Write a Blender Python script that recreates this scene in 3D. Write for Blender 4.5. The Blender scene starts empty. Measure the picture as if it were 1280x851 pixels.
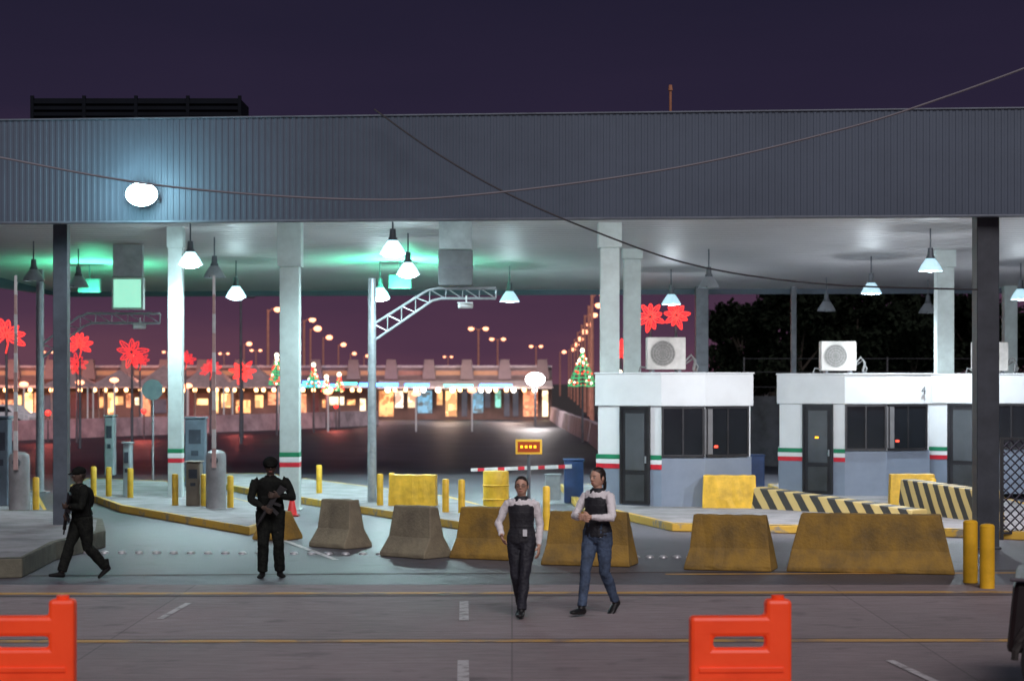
import bpy,bmesh,math,random
from mathutils import Vector,Matrix,noise
random.seed(7)
F=2500.0;H=2.75
def WX(px,d): return (px-640)/F*d
def WZ(py,d): return H-(py-478)/F*d
def GD(py): return F*H/(py-478)
def G(px,py):
    d=GD(py); return (WX(px,d),d)
scene=bpy.context.scene
COL=scene.collection
V=Vector
# ---------------------------------------------------------------- materials
MC={}
def M(name,c,rough=.6,metal=0.,var=.18,scale=2.,bump=0.,bscale=30.,em=None,es=0.,c2=None,spec=.5,alpha=1.,trans=0.):
    if name in MC: return MC[name]
    m=bpy.data.materials.new(name); m.use_nodes=True
    nt=m.node_tree; N=nt.nodes; L=nt.links
    b=N['Principled BSDF']
    b.inputs['Roughness'].default_value=rough; b.inputs['Metallic'].default_value=metal
    b.inputs['Specular IOR Level'].default_value=spec
    tc=N.new('ShaderNodeTexCoord')
    n1=N.new('ShaderNodeTexNoise'); n1.inputs['Scale'].default_value=scale; n1.inputs['Detail'].default_value=6; n1.inputs['Roughness'].default_value=.65
    L.new(tc.outputs['Object'],n1.inputs['Vector'])
    cr=N.new('ShaderNodeValToRGB')
    a=c2 if c2 else tuple(x*(1-var*1.6) for x in c)
    z=c if c2 else tuple(min(1,x*(1+var*.6)) for x in c)
    cr.color_ramp.elements[0].position=.33; cr.color_ramp.elements[0].color=(*a,1)
    cr.color_ramp.elements[1].position=.62; cr.color_ramp.elements[1].color=(*z,1)
    L.new(n1.outputs['Fac'],cr.inputs['Fac']); L.new(cr.outputs['Color'],b.inputs['Base Color'])
    mr=N.new('ShaderNodeMapRange'); mr.inputs['To Min'].default_value=max(.03,rough-.12); mr.inputs['To Max'].default_value=min(1,rough+.12)
    L.new(n1.outputs['Fac'],mr.inputs['Value']); L.new(mr.outputs['Result'],b.inputs['Roughness'])
    if bump>0:
        n2=N.new('ShaderNodeTexNoise'); n2.inputs['Scale'].default_value=bscale; n2.inputs['Detail'].default_value=4
        L.new(tc.outputs['Object'],n2.inputs['Vector'])
        bp=N.new('ShaderNodeBump'); bp.inputs['Strength'].default_value=bump; bp.inputs['Distance'].default_value=.02
        L.new(n2.outputs['Fac'],bp.inputs['Height']); L.new(bp.outputs['Normal'],b.inputs['Normal'])
    if em:
        b.inputs['Emission Color'].default_value=(*em,1); b.inputs['Emission Strength'].default_value=es
    MC[name]=m; return m
def window_mat(name,c,es,scale=1.5):
    if name in MC: return MC[name]
    m=M(name,(.1,.1,.1),.3); nt=m.node_tree;N=nt.nodes;L=nt.links
    b=N['Principled BSDF']; tc=N['Texture Coordinate']
    v=N.new('ShaderNodeTexVoronoi'); v.inputs['Scale'].default_value=scale; v.distance='CHEBYCHEV'
    L.new(tc.outputs['Object'],v.inputs['Vector'])
    mx=N.new('ShaderNodeMix'); mx.data_type='RGBA'; mx.inputs['A'].default_value=(*c,1)
    mx.inputs['B'].default_value=(c[0]*.3,c[1]*.18,c[2]*.15,1)
    sp=N.new('ShaderNodeSeparateColor'); L.new(v.outputs['Color'],sp.inputs['Color'])
    L.new(sp.outputs['Red'],mx.inputs['Factor'])
    L.new(mx.outputs['Result'],b.inputs['Emission Color']); b.inputs['Emission Strength'].default_value=es
    return m
white=M('white_paint',(.74,.77,.79),.4,var=.05,scale=1.)
colwhite=M('column_paint',(.52,.59,.58),.45,var=.10,scale=2.5,spec=.3)
bluegrey=M('booth_grey',(.21,.255,.33),.5,var=.06)
steel=M('galvanised_steel',(.36,.39,.42),.42,.5,var=.15,scale=6)
dsteel=M('dark_steel',(.12,.13,.15),.5,.3,var=.2,scale=4)
fascm=M('fascia_metal',(.088,.112,.150),.55,.0,var=.10,scale=.4,spec=.3)
soffm=M('soffit_panel',(.50,.465,.475),.5,.0,var=.06,scale=.3,spec=.25)
yellow=M('yellow_paint',(.70,.42,.03),.5,var=.2,scale=3,bump=.1)
yellowd=M('worn_yellow_concrete',(.34,.20,.032),.75,scale=2.5,bump=.5,bscale=25,c2=(.17,.108,.030))
conc=M('barrier_concrete',(.26,.225,.15),.85,scale=2.2,bump=.5,bscale=25,c2=(.16,.135,.095))
kerbconc=M('island_concrete',(.25,.24,.25),.8,var=.25,scale=1.5,bump=.4)
black=M('black_paint',(.012,.012,.014),.5)
rubber=M('rubber',(.012,.012,.012),.8,bump=.3)
red=M('red_paint',(.65,.02,.04),.5)
green=M('green_paint',(.01,.22,.10),.5)
blue=M('blue_paint',(.035,.075,.20),.45)
orange=M('orange_plastic',(1.,.075,.012),.45,var=.10,scale=3,bump=.15,bscale=12)
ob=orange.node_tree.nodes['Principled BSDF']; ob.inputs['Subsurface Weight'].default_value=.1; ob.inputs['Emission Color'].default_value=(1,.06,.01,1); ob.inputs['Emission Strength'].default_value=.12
glassd=M('dark_glass',(.012,.016,.02),.08,var=.1,spec=.9)
lampon=M('lamp_glow',(.9,.95,1),.5,em=(.66,.93,1),es=60)
lampoff=M('lamp_glass_off',(.5,.52,.55),.2)
shade_on=M('lamp_shade_lit',(.6,.65,.7),.3,.3,em=(.5,.85,1),es=.8)
shade_off=M('lamp_shade_metal',(.4,.42,.45),.3,.6)
greenglow=M('green_glow',(.3,.9,.6),.4,em=(.45,1,.75),es=.7)
pink=M('sodium_glow',(1,.5,.3),.5,em=(1,.36,.19),es=4.)
redglow=M('red_lights',(.8,.05,.03),.5,em=(1,.035,.03),es=2.2)
reddim=M('red_lights_dim',(.8,.05,.03),.5,em=(1,.04,.05),es=1.0)
greenled=M('green_lights',(.05,.5,.2),.5,em=(.08,.75,.3),es=.6)
whiteled=M('white_lights',(1,1,.8),.5,em=(1,.85,.6),es=4)
amber=M('amber_led',(1,.5,0),.5,em=(1,.4,.02),es=2.5)
redled=M('red_led',(1,.1,.05),.5,em=(1,.06,.03),es=2)
bark=M('bark',(.05,.04,.03),.9,bump=.5)
leaf=M('foliage',(.010,.014,.009),.9,var=.3,scale=.8,spec=.03)
# ---------------------------------------------------------------- builder
class B:
    def __init__(s): s.bm=bmesh.new()
    def _tag(s,fs,mi):
        for f in fs: f.material_index=mi
    def hexa(s,p,mi=0):
        v=[s.bm.verts.new(q) for q in p]
        fs=[s.bm.faces.new([v[i] for i in f]) for f in ((0,3,2,1),(4,5,6,7),(0,1,5,4),(1,2,6,5),(2,3,7,6),(3,0,4,7))]
        s._tag(fs,mi); return s
    def box(s,x0,y0,z0,x1,y1,z1,mi=0):
        return s.hexa([(x0,y0,z0),(x1,y0,z0),(x1,y1,z0),(x0,y1,z0),(x0,y0,z1),(x1,y0,z1),(x1,y1,z1),(x0,y1,z1)],mi)
    def prism(s,pts,z0,z1,mi=0,mtop=None):
        a=[s.bm.verts.new((p[0],p[1],z0)) for p in pts]; b=[s.bm.verts.new((p[0],p[1],z1)) for p in pts]
        n=len(pts); fs=[s.bm.faces.new([a[i],a[(i+1)%n],b[(i+1)%n],b[i]]) for i in range(n)]
        s._tag(fs,mi); t=s.bm.faces.new(b); t.material_index=mi if mtop is None else mtop
        q=s.bm.faces.new(a[::-1]); q.material_index=mi; return s
    def extr(s,prof,x0,x1,mi=0):
        a=[s.bm.verts.new((x0,p[0],p[1])) for p in prof]; b=[s.bm.verts.new((x1,p[0],p[1])) for p in prof]
        n=len(prof); fs=[s.bm.faces.new([a[i],a[(i+1)%n],b[(i+1)%n],b[i]]) for i in range(n)]
        fs.append(s.bm.faces.new(b)); fs.append(s.bm.faces.new(a[::-1])); s._tag(fs,mi); return s
    def tube(s,path,ref=(1,0,0),n=10,mi=0,closed=False):
        P=[V(p[0]) for p in path]; rings=[]; ref=V(ref); m=len(P)
        for i,p in enumerate(path):
            if closed: t=P[(i+1)%m]-P[i-1]
            else: t=P[min(i+1,m-1)]-P[max(i-1,0)]
            t.normalize()
            r=ref if abs(ref.dot(t))<.95 else V((0,1,0)) if abs(t.y)<.9 else V((0,0,1))
            sd=(r-t*r.dot(t)).normalized(); up=t.cross(sd)
            rings.append([s.bm.verts.new(P[i]+sd*math.cos(2*math.pi*k/n)*p[1]+up*math.sin(2*math.pi*k/n)*p[2]) for k in range(n)])
        fs=[]
        for i in range(m if closed else m-1):
            a=rings[i];b=rings[(i+1)%m]
            for k in range(n): fs.append(s.bm.faces.new([a[k],a[(k+1)%n],b[(k+1)%n],b[k]]))
        if not closed:
            fs.append(s.bm.faces.new(rings[0][::-1])); fs.append(s.bm.faces.new(rings[-1]))
        s._tag(fs,mi); return s
    def cyl(s,p0,p1,r0,r1=None,n=12,mi=0):
        r1=r0 if r1 is None else r1
        return s.tube([(p0,r0,r0),(p1,r1,r1)],n=n,mi=mi)
    def pipe(s,pts,r,n=8,mi=0,closed=False):
        return s.tube([(p,r,r) for p in pts],ref=(.13,.21,.96),n=n,mi=mi,closed=closed)
    def lathe(s,prof,n=20,mi=0,c=(0,0,0)):
        rings=[[s.bm.verts.new((c[0]+r*math.cos(2*math.pi*k/n),c[1]+r*math.sin(2*math.pi*k/n),c[2]+z)) for k in range(n)] for r,z in prof]
        fs=[]
        for a,b in zip(rings,rings[1:]):
            for k in range(n): fs.append(s.bm.faces.new([a[k],a[(k+1)%n],b[(k+1)%n],b[k]]))
        s._tag(fs,mi); return s
    def ball(s,c,rx,ry=None,rz=None,n=12,mi=0,rot=None):
        ry=ry or rx; rz=rz or rx
        mt=Matrix.Translation(V(c))@(rot or Matrix.Identity(4))@Matrix.Diagonal((rx,ry,rz,1))
        r=bmesh.ops.create_uvsphere(s.bm,u_segments=n,v_segments=max(6,n*2//3),radius=1,matrix=mt)
        if mi:
            for v in r['verts']:
                for f in v.link_faces: f.material_index=mi
        return s
    def mesh(s,name,mats,smooth=False,bev=0.,recalc=True):
        if recalc: bmesh.ops.recalc_face_normals(s.bm,faces=s.bm.faces)
        me=bpy.data.meshes.new(name); s.bm.to_mesh(me); s.bm.free()
        for m in (mats if isinstance(mats,(list,tuple)) else [mats]): me.materials.append(m)
        if smooth:
            me.shade_smooth()
            try: me.set_sharp_from_angle(angle=math.radians(40))
            except Exception: pass
        if bev: me['bev']=bev
        return me
def mkobj(name,me,parent=None,loc=(0,0,0),rz=0.,s=1.):
    o=bpy.data.objects.new(name,me); COL.objects.link(o)
    o.location=loc; o.rotation_euler=(0,0,rz); o.scale=(s,s,s) if not isinstance(s,tuple) else s
    if parent: o.parent=parent
    if me is not None and 'bev' in me.keys():
        md=o.modifiers.new('bevel','BEVEL'); md.width=me['bev']; md.segments=2; md.limit_method='ANGLE'
    return o
def tag(o,label,cat,group=None):
    o['label']=label; o['category']=cat
    if group: o['group']=group
    return o
def place(name,parts,loc,rz=0.,s=1.,label='',cat='',group=None):
    if len(parts)==1:
        o=mkobj(name,parts[0][1],None,loc,rz,s)
    else:
        o=mkobj(name,None,None,loc,rz,s)
        for p in parts: 
            c=mkobj(p[0],p[1],o)
            if len(p)>2: c['label']=p[2]
    return tag(o,label,cat,group)
def struct(name,me):
    o=mkobj(name,me); o['kind']='structure'; return o
def light(name,kind,loc,power,color,parent=None,size=.2,spec=1.):
    l=bpy.data.lights.new(name,kind); l.energy=power; l.color=color; l.specular_factor=spec
    if kind!='SUN': l.shadow_soft_size=size
    o=bpy.data.objects.new(name,l); COL.objects.link(o); o.location=loc
    if parent: o.parent=parent
    return o
# ---------------------------------------------------------------- world
w=bpy.data.worlds.new("World"); scene.world=w; w.use_nodes=True
nt=w.node_tree; N=nt.nodes; L=nt.links; bg=N['Background']
tc=N.new('ShaderNodeTexCoord'); sx=N.new('ShaderNodeSeparateXYZ'); L.new(tc.outputs['Generated'],sx.inputs['Vector'])
no=N.new('ShaderNodeTexNoise'); no.inputs['Scale'].default_value=5; no.inputs['Detail'].default_value=5
mp=N.new('ShaderNodeMapping'); mp.inputs['Scale'].default_value=(1,1,5); L.new(tc.outputs['Generated'],mp.inputs['Vector']); L.new(mp.outputs['Vector'],no.inputs['Vector'])
ma=N.new('ShaderNodeMath'); ma.operation='MULTIPLY_ADD'; ma.inputs[1].default_value=.07; L.new(no.outputs['Fac'],ma.inputs[0]); 
ad=N.new('ShaderNodeMath'); ad.operation='SUBTRACT'; ad.inputs[1].default_value=.035
L.new(sx.outputs['Z'],ma.inputs[2]); L.new(ma.outputs[0],ad.inputs[0])
cr=N.new('ShaderNodeValToRGB'); e=cr.color_ramp.elements
e[0].position=0; e[0].color=(.125,.052,.080,1); e[1].position=1; e[1].color=(.012,.014,.04,1)
for p,c in ((.03,(.078,.036,.068)),(.07,(.042,.025,.053)),(.14,(.0215,.0160,.038)),(.20,(.0155,.0130,.031))):
    q=e.new(p); q.color=(*c,1)
L.new(ad.outputs[0],cr.inputs['Fac']); L.new(cr.outputs['Color'],bg.inputs['Color']); bg.inputs['Strength'].default_value=1.0
sun=light('sun','SUN',(0,-10,30),1.85,(1,.92,.95)); sun.data.angle=math.radians(35)
sun.rotation_euler=(math.radians(50),0,math.radians(10))
# ---------------------------------------------------------------- ground
def sheet(name,pts,z,mat,n=None):
    b=B(); b.bm.faces.new([b.bm.verts.new((p[0],p[1],z)) for p in pts])
    me=b.mesh(name,mat,recalc=False)
    if me.polygons[0].normal.z<0: me.flip_normals()
    return struct(name,me)
def asphalt_mat(name,c,rough,joints=None,c2=None):
    m=M(name,c,rough,scale=.35,bump=.45,bscale=60,c2=c2)
    nt=m.node_tree;N=nt.nodes;L=nt.links;b=N['Principled BSDF'];t=N['Texture Coordinate']
    cr=[n for n in N if n.type=='VALTORGB'][0]
    n3=N.new('ShaderNodeTexNoise'); n3.inputs['Scale'].default_value=9; n3.inputs['Detail'].default_value=8; n3.inputs['Roughness'].default_value=.75
    mpp=N.new('ShaderNodeMapping'); mpp.inputs['Scale'].default_value=(.22,1.1,1); mpp.inputs['Rotation'].default_value=(0,0,.05); L.new(t.outputs['Object'],mpp.inputs['Vector']); L.new(mpp.outputs['Vector'],n3.inputs['Vector'])
    mr=N.new('ShaderNodeMapRange'); mr.inputs['From Min'].default_value=.3; mr.inputs['From Max'].default_value=.7; mr.inputs['To Min'].default_value=.68; mr.inputs['To Max'].default_value=1.15
    L.new(n3.outputs['Fac'],mr.inputs['Value'])
    mx=N.new('ShaderNodeMix'); mx.data_type='RGBA'; mx.blend_type='MULTIPLY'; mx.inputs['Factor'].default_value=1
    L.new(cr.outputs['Color'],mx.inputs['A']); L.new(mr.outputs['Result'],mx.inputs['B'])
    out=mx.outputs['Result']
    if joints:
        bk=N.new('ShaderNodeTexBrick'); bk.offset=0; bk.inputs['Scale'].default_value=1; bk.inputs['Brick Width'].default_value=joints[0]; bk.inputs['Row Height'].default_value=joints[1]
        bk.inputs['Mortar Size'].default_value=.012; bk.inputs['Mortar Smooth'].default_value=.3
        bk.inputs['Color1'].default_value=(1,1,1,1); bk.inputs['Color2'].default_value=(.9,.9,.9,1); bk.inputs['Mortar'].default_value=(.62,.62,.62,1)
        L.new(t.outputs['Object'],bk.inputs['Vector'])
        m2=N.new('ShaderNodeMix'); m2.data_type='RGBA'; m2.blend_type='MULTIPLY'; m2.inputs['Factor'].default_value=1
        L.new(out,m2.inputs['A']); L.new(bk.outputs['Color'],m2.inputs['B']); out=m2.outputs['Result']
    n4=N.new('ShaderNodeTexNoise'); n4.inputs['Scale'].default_value=1.7; n4.inputs['Detail'].default_value=3; L.new(t.outputs['Object'],n4.inputs['Vector'])
    m4=N.new('ShaderNodeMapRange'); m4.inputs['From Min'].default_value=.60; m4.inputs['From Max'].default_value=.75; m4.inputs['To Min'].default_value=1; m4.inputs['To Max'].default_value=.6; L.new(n4.outputs['Fac'],m4.inputs['Value'])
    m5=N.new('ShaderNodeMix'); m5.data_type='RGBA'; m5.blend_type='MULTIPLY'; m5.inputs['Factor'].default_value=1; L.new(out,m5.inputs['A']); L.new(m4.outputs['Result'],m5.inputs['B'])
    L.new(m5.outputs['Result'],b.inputs['Base Color'])
    return m
dirt=M('dirt',(.07,.065,.06),.9,bump=.5)
sheet('ground',[(-1500,-60),(1500,-60),(1500,3000),(-1500,3000)],-.008,dirt)
sheet('road',[(-70,26.4),(60,26.4),(60,170),(-70,170)],-.004,asphalt_mat('asphalt',(.036,.037,.048),.5,c2=(.024,.025,.033)))
sheet('lane_pavement',[(-25,26.4),(25,26.4),(25,60),(-25,60)],0.,asphalt_mat('lane_surface',(.125,.122,.145),.48,c2=(.075,.073,.088)))
sheet('concrete_road',[(-40,2),(40,2),(40,27.2),(-40,27.2)],.004,asphalt_mat('road_concrete',(.35,.285,.29),.65,joints=(4.3,3.1),c2=(.265,.215,.215)))
def worn(name,c,under,th=.5,scale=4):
    m=M(name,c,.6,scale=scale,c2=under,bump=.2)
    cr=[n for n in m.node_tree.nodes if n.type=='VALTORGB'][0]; cr.color_ramp.elements[0].position=th-.05; cr.color_ramp.elements[1].position=th+.05
    return m
ystrip=worn('worn_yellow_strip',(.58,.33,.09),(.29,.20,.15),.44,1.7)
wline=worn('worn_white_line',(.55,.52,.52),(.27,.23,.23),.44,6)
tar=M('tar_joint',(.09,.07,.07),.7)
def strip(name,x0,x1,ya,yb,wd,z,mat):
    sheet(name,[(x0,ya),(x1,yb),(x1,yb+wd),(x0,ya+wd)],z,mat)
strip('yellow_road_strip',-14,14,25.75,26.2,.26,.010,ystrip)
strip('road_joint',-14,14,25.50,25.95,.12,.008,tar)
strip('yellow_road_strip',-12,12,21.05,21.25,.22,.010,ystrip)
strip('road_joint',-12,12,21.27,21.47,.08,.008,tar)
strip('road_joint',-14,14,28.0,29.6,.12,.006,tar)
strip('yellow_road_strip',2.2,14,28.6,29.1,.16,.006,ystrip)
def dash(a,b,wd=.13):
    a=V((*a,0));b=V((*b,0));d=(b-a).normalized();s=V((-d.y,d.x,0))*wd/2
    sheet('lane_marking',[(a-s)[:2],(b-s)[:2],(b+s)[:2],(a+s)[:2]],.012,wline)
dash(G(200,774),G(236,754),.08); dash(G(580,776),G(580,752),.11); dash(G(579,870),G(579,826),.11); dash(G(1180,858),G(1112,826),.09)
dash(G(420,700),G(300,655),.1); dash(G(1130,716),G(1030,690),.1)
kerby=worn('kerb_yellow',(.60,.36,.05),(.25,.22,.17),.42,3)
def island(pts,h=.15,mat=kerby,top=kerbconc,label='raised concrete island with yellow painted kerb'):
    b=B(); b.prism(pts,.001,h,0,1)
    o=place('traffic_island',[('traffic_island',b.mesh('traffic_island',[mat,top],bev=.02))],(0,0,0),label=label,cat='traffic island')
    c=V((sum(p[0] for p in pts)/len(pts),sum(p[1] for p in pts)/len(pts),0))
    k=B(); n=len(pts); ou=[];inn=[]
    for p in pts:
        a=V((*p,0)); q=a+(c-a).normalized()*.17; ou.append(k.bm.verts.new((a.x,a.y,h+.004))); inn.append(k.bm.verts.new((q.x,q.y,h+.004)))
    for i in range(n): k.bm.faces.new([ou[i],ou[(i+1)%n],inn[(i+1)%n],inn[i]])
    mkobj('kerb_top',k.mesh('kerb_top',mat),o)
    return o
island([G(312,669),G(352,655),G(330,640),G(205,608),G(110,604),G(85,615),G(150,640)])
island([G(575,662),G(640,650),G(560,628),G(330,598),G(210,598),G(330,622),G(470,645)])
island([G(840,664),G(1010,667),G(1090,655),G(1010,640),G(930,622),G(820,612),G(700,612),G(720,636)])
island([G(1110,668),G(1300,676),G(1340,655),G(1250,628),G(1080,612),G(960,612),G(1010,634)])
island([(-13,29.2),G(-40,724),G(28,722),G(70,700),G(132,684),G(128,668),G(60,655),(-13,38)],.28,mat=M('mossy_concrete',(.13,.125,.09),.8,var=.3,bump=.4),label='high mossy concrete platform edge with kerb')
island([(-16,44),G(0,655),G(60,650),G(45,620),(-16,50)])
sm=B(); sm.lathe([(.055,0),(.05,.018),(.03,.03),(.001,.034)],10); stud=sm.mesh('road_stud',M('stud_metal',(.5,.5,.52),.3,.5),smooth=True)
for i in range(23):
    x,y=G(88+i*21.5,691+i*.12); place('road_stud',[('road_stud',stud)],(x,y,.004),s=1.3,label='small domed metal road stud',cat='road stud',group='row of metal studs across the lane')
for i in range(5):
    x,y=G(795+i*17,697); place('road_stud',[('road_stud',stud)],(x,y,.004),s=1.3,label='small domed metal road stud',cat='road stud',group='row of metal studs across the lane')
# ---------------------------------------------------------------- canopy
CY=33.45
canopy=tag(mkobj('canopy',None,None,(0,CY,0)),'wide grey ribbed metal border crossing canopy on columns','canopy')
RZ=-math.atan(.088)
b=B(); X0,X1=-17.,17.; per=.105; pts=[]
x=X0
while x<X1:
    pts+= [(x,0),(x+.045,0),(x+.055,-.009),(x+.095,-.009)]; x+=per
lo=[b.bm.verts.new((p[0],p[1],5.5)) for p in pts]; hi=[b.bm.verts.new((p[0],p[1],7.22)) for p in pts]
for i in range(len(pts)-1): b.bm.faces.new([lo[i],lo[i+1],hi[i+1],hi[i]])
me=b.mesh('fascia',fascm,recalc=False); mkobj('fascia',me,canopy,rz=RZ)
tm0=M('trim_metal',(.13,.155,.19),.5,.1)
for q in ((X0,-.03,7.222,X1,.12,7.25),(X0,-.03,5.46,X1,.14,5.498)):
    b=B(); b.box(*q); mkobj('trim',b.mesh('trim',tm0,bev=.008),canopy,rz=RZ)
b=B(); b.box(X0,.03,5.5,X1,.12,7.22); mkobj('fascia_backing',b.mesh('fascia_backing',tm0),canopy,rz=RZ)
def sof(y): return 6.7-(y-34)*.0393
b=B(); y=.15
prev=None
while y<28.2:
    for yy,dz in ((y,0),(y+.34,0),(y+.36,.02),(y+.39,.02),(y+.41,0)):
        z=sof(yy+CY)+dz
        cur=(b.bm.verts.new((X0,yy,z)),b.bm.verts.new((X1,yy,z)))
        if prev: b.bm.faces.new([prev[0],cur[0],cur[1],prev[1]])
        prev=cur
    y+=.42
mkobj('soffit',b.mesh('soffit',soffm,recalc=False),canopy,rz=RZ)
b=B(); b.box(X0,.13,7.05,X1,28.3,7.15); mkobj('roof',b.mesh('roof',fascm),canopy,rz=RZ)
for q in ((X0,28.3,5.45,X1,28.42,7.2),(X0-.1,0,5.5,X0-.005,28.3,7.2),(X1+.005,0,5.5,X1+.1,28.3,7.2)):
    b=B(); b.box(*q); mkobj('side_fascia',b.mesh('side_fascia',fascm),canopy,rz=RZ)
def column(px,d,wid,top,mat,stripes=False,cap=0,capw=1.2,dep=None,base=0.):
    x=WX(px,d); hw=wid/2; b=B(); dd=(dep or wid)/2
    b.box(-hw,-dd,base,hw,dd,top-cap,0)
    if cap: b.box(-hw*capw,-dd*capw,top-cap+.002,hw*capw,dd*capw,top,0)
    b.box(-hw-.03,-dd-.03,base,hw+.03,dd+.03,base+.04,0)
    if stripes:
        e=.004
        for i,mi in enumerate((3,2,1)):
            b.box(-hw-e,-dd-e,.93+i*.11,hw+e,dd+e,1.035+i*.11,mi)
    return mkobj('column',b.mesh('column',[mat,green,white,red],bev=.012),canopy,(x,d-CY,0))
cgrey=M('front_column_paint',(.085,.105,.13),.5,.1,var=.2)
column(77,34.9,.25,5.5,cgrey); column(1232,33.2,.37,5.5,M('dark_column_paint',(.05,.058,.07),.5,.1,var=.2))
column(220,45.5,.32,sof(45.5)+.05,colwhite,True,.5,1.15)
column(363,43.2,.42,sof(43.2)+.05,colwhite,True,1.15,1.22)
column(762,44.5,.42,sof(44.5)+.05,colwhite,True,.6,1.25)
column(790,50,.42,sof(50)+.05,colwhite,False,.3)
column(877,60.5,.38,sof(60.5)+.05,dsteel); column(992,60.5,.16,sof(60.5)+.05,dsteel)
column(1180,50,.42,sof(50)+.05,colwhite,False,.5,1.2); column(1262,60,.38,sof(60)+.05,colwhite)
column(50,50.5,.17,5.6,steel)
b=B(); x0=WX(41,36);x1=WX(300,36); b.box(x0,36,7.16,x1,37.2,7.86)
for i in range(5): b.box(x0-.01,35.95,7.32+i*.11,x1+.01,35.995,7.38+i*.11)
for i in range(5):
    xx=x0+(x1-x0)*i/4; b.box(xx-.03,35.93,7.16,xx+.03,35.99,7.9)
place('rooftop_unit',[('rooftop_unit',b.mesh('rooftop_unit',M('louvre_dark',(.006,.008,.012),.8,spec=.1)))],(0,0,0),label='long dark louvred unit on the canopy roof',cat='ventilation unit')
b=B(); x=WX(838,36); b.cyl((x,36,7.15),(x,36,8.0),.025,n=8); b.cyl((x,36,8.0),(x,36,8.1),.045,.03,n=8)
place('roof_mast',[('roof_mast',b.mesh('roof_mast',M('mast_rust',(.35,.15,.08),.6)))],(0,0,0),label='short thin mast standing on the canopy roof',cat='mast')
# ---------------------------------------------------------------- hanging lamps
def lampmeshes(on,big=False):
    b=B(); b.cyl((0,0,-.42),(0,0,.05),.018,n=8); stem=b.mesh('stem',dsteel)
    b=B(); b.cyl((0,0,-.62),(0,0,-.42),.075,.06,n=14); b.cyl((0,0,-.66),(0,0,-.60),.1,.09,n=14); hs=b.mesh('housing',dsteel,smooth=True)
    b=B(); b.lathe([(.1,-.66),(.13,-.70),(.20,-.80),(.255,-.90),(.27,-.94),(.262,-.94),(.245,-.90),(.19,-.80),(.12,-.70),(.09,-.665)],24); sh=b.mesh('lamp_shade',(M('lamp_shade_hot',(.7,.75,.8),.3,.2,em=(.5,.9,1),es=2.2) if big else shade_on) if on else shade_off,smooth=True)
    b=B(); 
    if big: b.ball((0,0,-.91),.24,.24,.11,n=16)
    else: b.ball((0,0,-.88),.13 if on else .07,.13 if on else .07,.08,n=14)
    bu=b.mesh('bulb',lampon if on else lampoff,smooth=True)
    return [('stem',stem),('housing',hs),('lamp_shade',sh),('bulb',bu)]
LON=lampmeshes(True); LBIG=lampmeshes(True,True); LOFF=lampmeshes(False)
lamps=[(238,320,2),(295,362,2),(491,305,2),(510,332,2),(475,363,2),(637,367,1),(839,370,1),(1089,355,1),(1163,325,1),(886,348,0),(1033,378,0),(268,337,0),(42,342,0),(1160,380,0),(1276,362,1),(98,350,0)]
for px,py,on in lamps:
    d=4.53/((478-py)/2500+.039); x=WX(px,d); z=sof(d+.088*x)-.02
    o=place('hanging_lamp',LBIG if on==2 else LON if on else LOFF,(x,d,z),label='lit bell-shaped lamp hanging under the canopy' if on else 'unlit bell-shaped lamp hanging under the canopy',cat='lamp',group='bell lamps hanging under the canopy')
    if on:
        lc=(.68,.94,.98) if px<700 else (.82,.93,1)
        light('lamp_light','POINT',(0,0,-1.20),75,lc,o,.10,.2)
        l=light('lamp_light','SPOT',(0,0,-1.10),850,lc,o,.12,.4); l.data.spot_size=math.radians(165); l.data.spot_blend=.6
x=WX(171,33.3); z=WZ(240,33.3)
b=B(); b.tube([((0,.02,0),.12,.12),((0,-.10,0),.18,.16),((0,-.2,0),.24,.20),((0,-.22,0),.25,.21)],n=28); hs=b.mesh('housing',dsteel,smooth=True)
b=B(); b.ball((0,-.22,0),.27,.07,.20,n=24); gl=b.mesh('lens',M('flood_glow',(1,1,1),.5,em=(.60,.94,1),es=30),smooth=True)
b=B(); b.pipe([(-.25,-.12,0),(-.28,.0,-.1),(-.0,.14,-.12),(.28,.0,-.1),(.25,-.12,0)],.02); br=b.mesh('bracket',dsteel)
fl=place('floodlight',[('housing',hs),('lens',gl),('bracket',br)],(x,33.95,z),label='blazing white round floodlight fixed to the canopy front',cat='floodlight')
light('flood_light','POINT',(0,-.75,0),110,(.50,.93,1),fl,.3,.3)
for xx in (-9.,-2.5,3.2,7.,10.5):  # unseen floodlights added behind the fascia to brighten the booths
    d=34.3-.088*xx
    b=B(); b.box(-.2,-.05,-.12,.2,.1,.12); hs=b.mesh('housing',dsteel,bev=.015); b=B(); b.box(-.17,.101,-.09,.17,.11,.09); ln=b.mesh('lens',lampoff)
    o=place('floodlight',[('housing',hs),('lens',ln)],(xx,d,6.0),label='unseen added floodlight behind the canopy front',cat='floodlight',group='added unseen floodlights behind the canopy front')
    l=light('flood_light','SPOT',(0,.2,0),1500 if xx>0 else 350,(.95,.96,1.),o,.15,.2); l.data.spot_size=math.radians(105); l.data.spot_blend=.6; l.rotation_euler=(math.radians(50),0,0)
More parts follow.
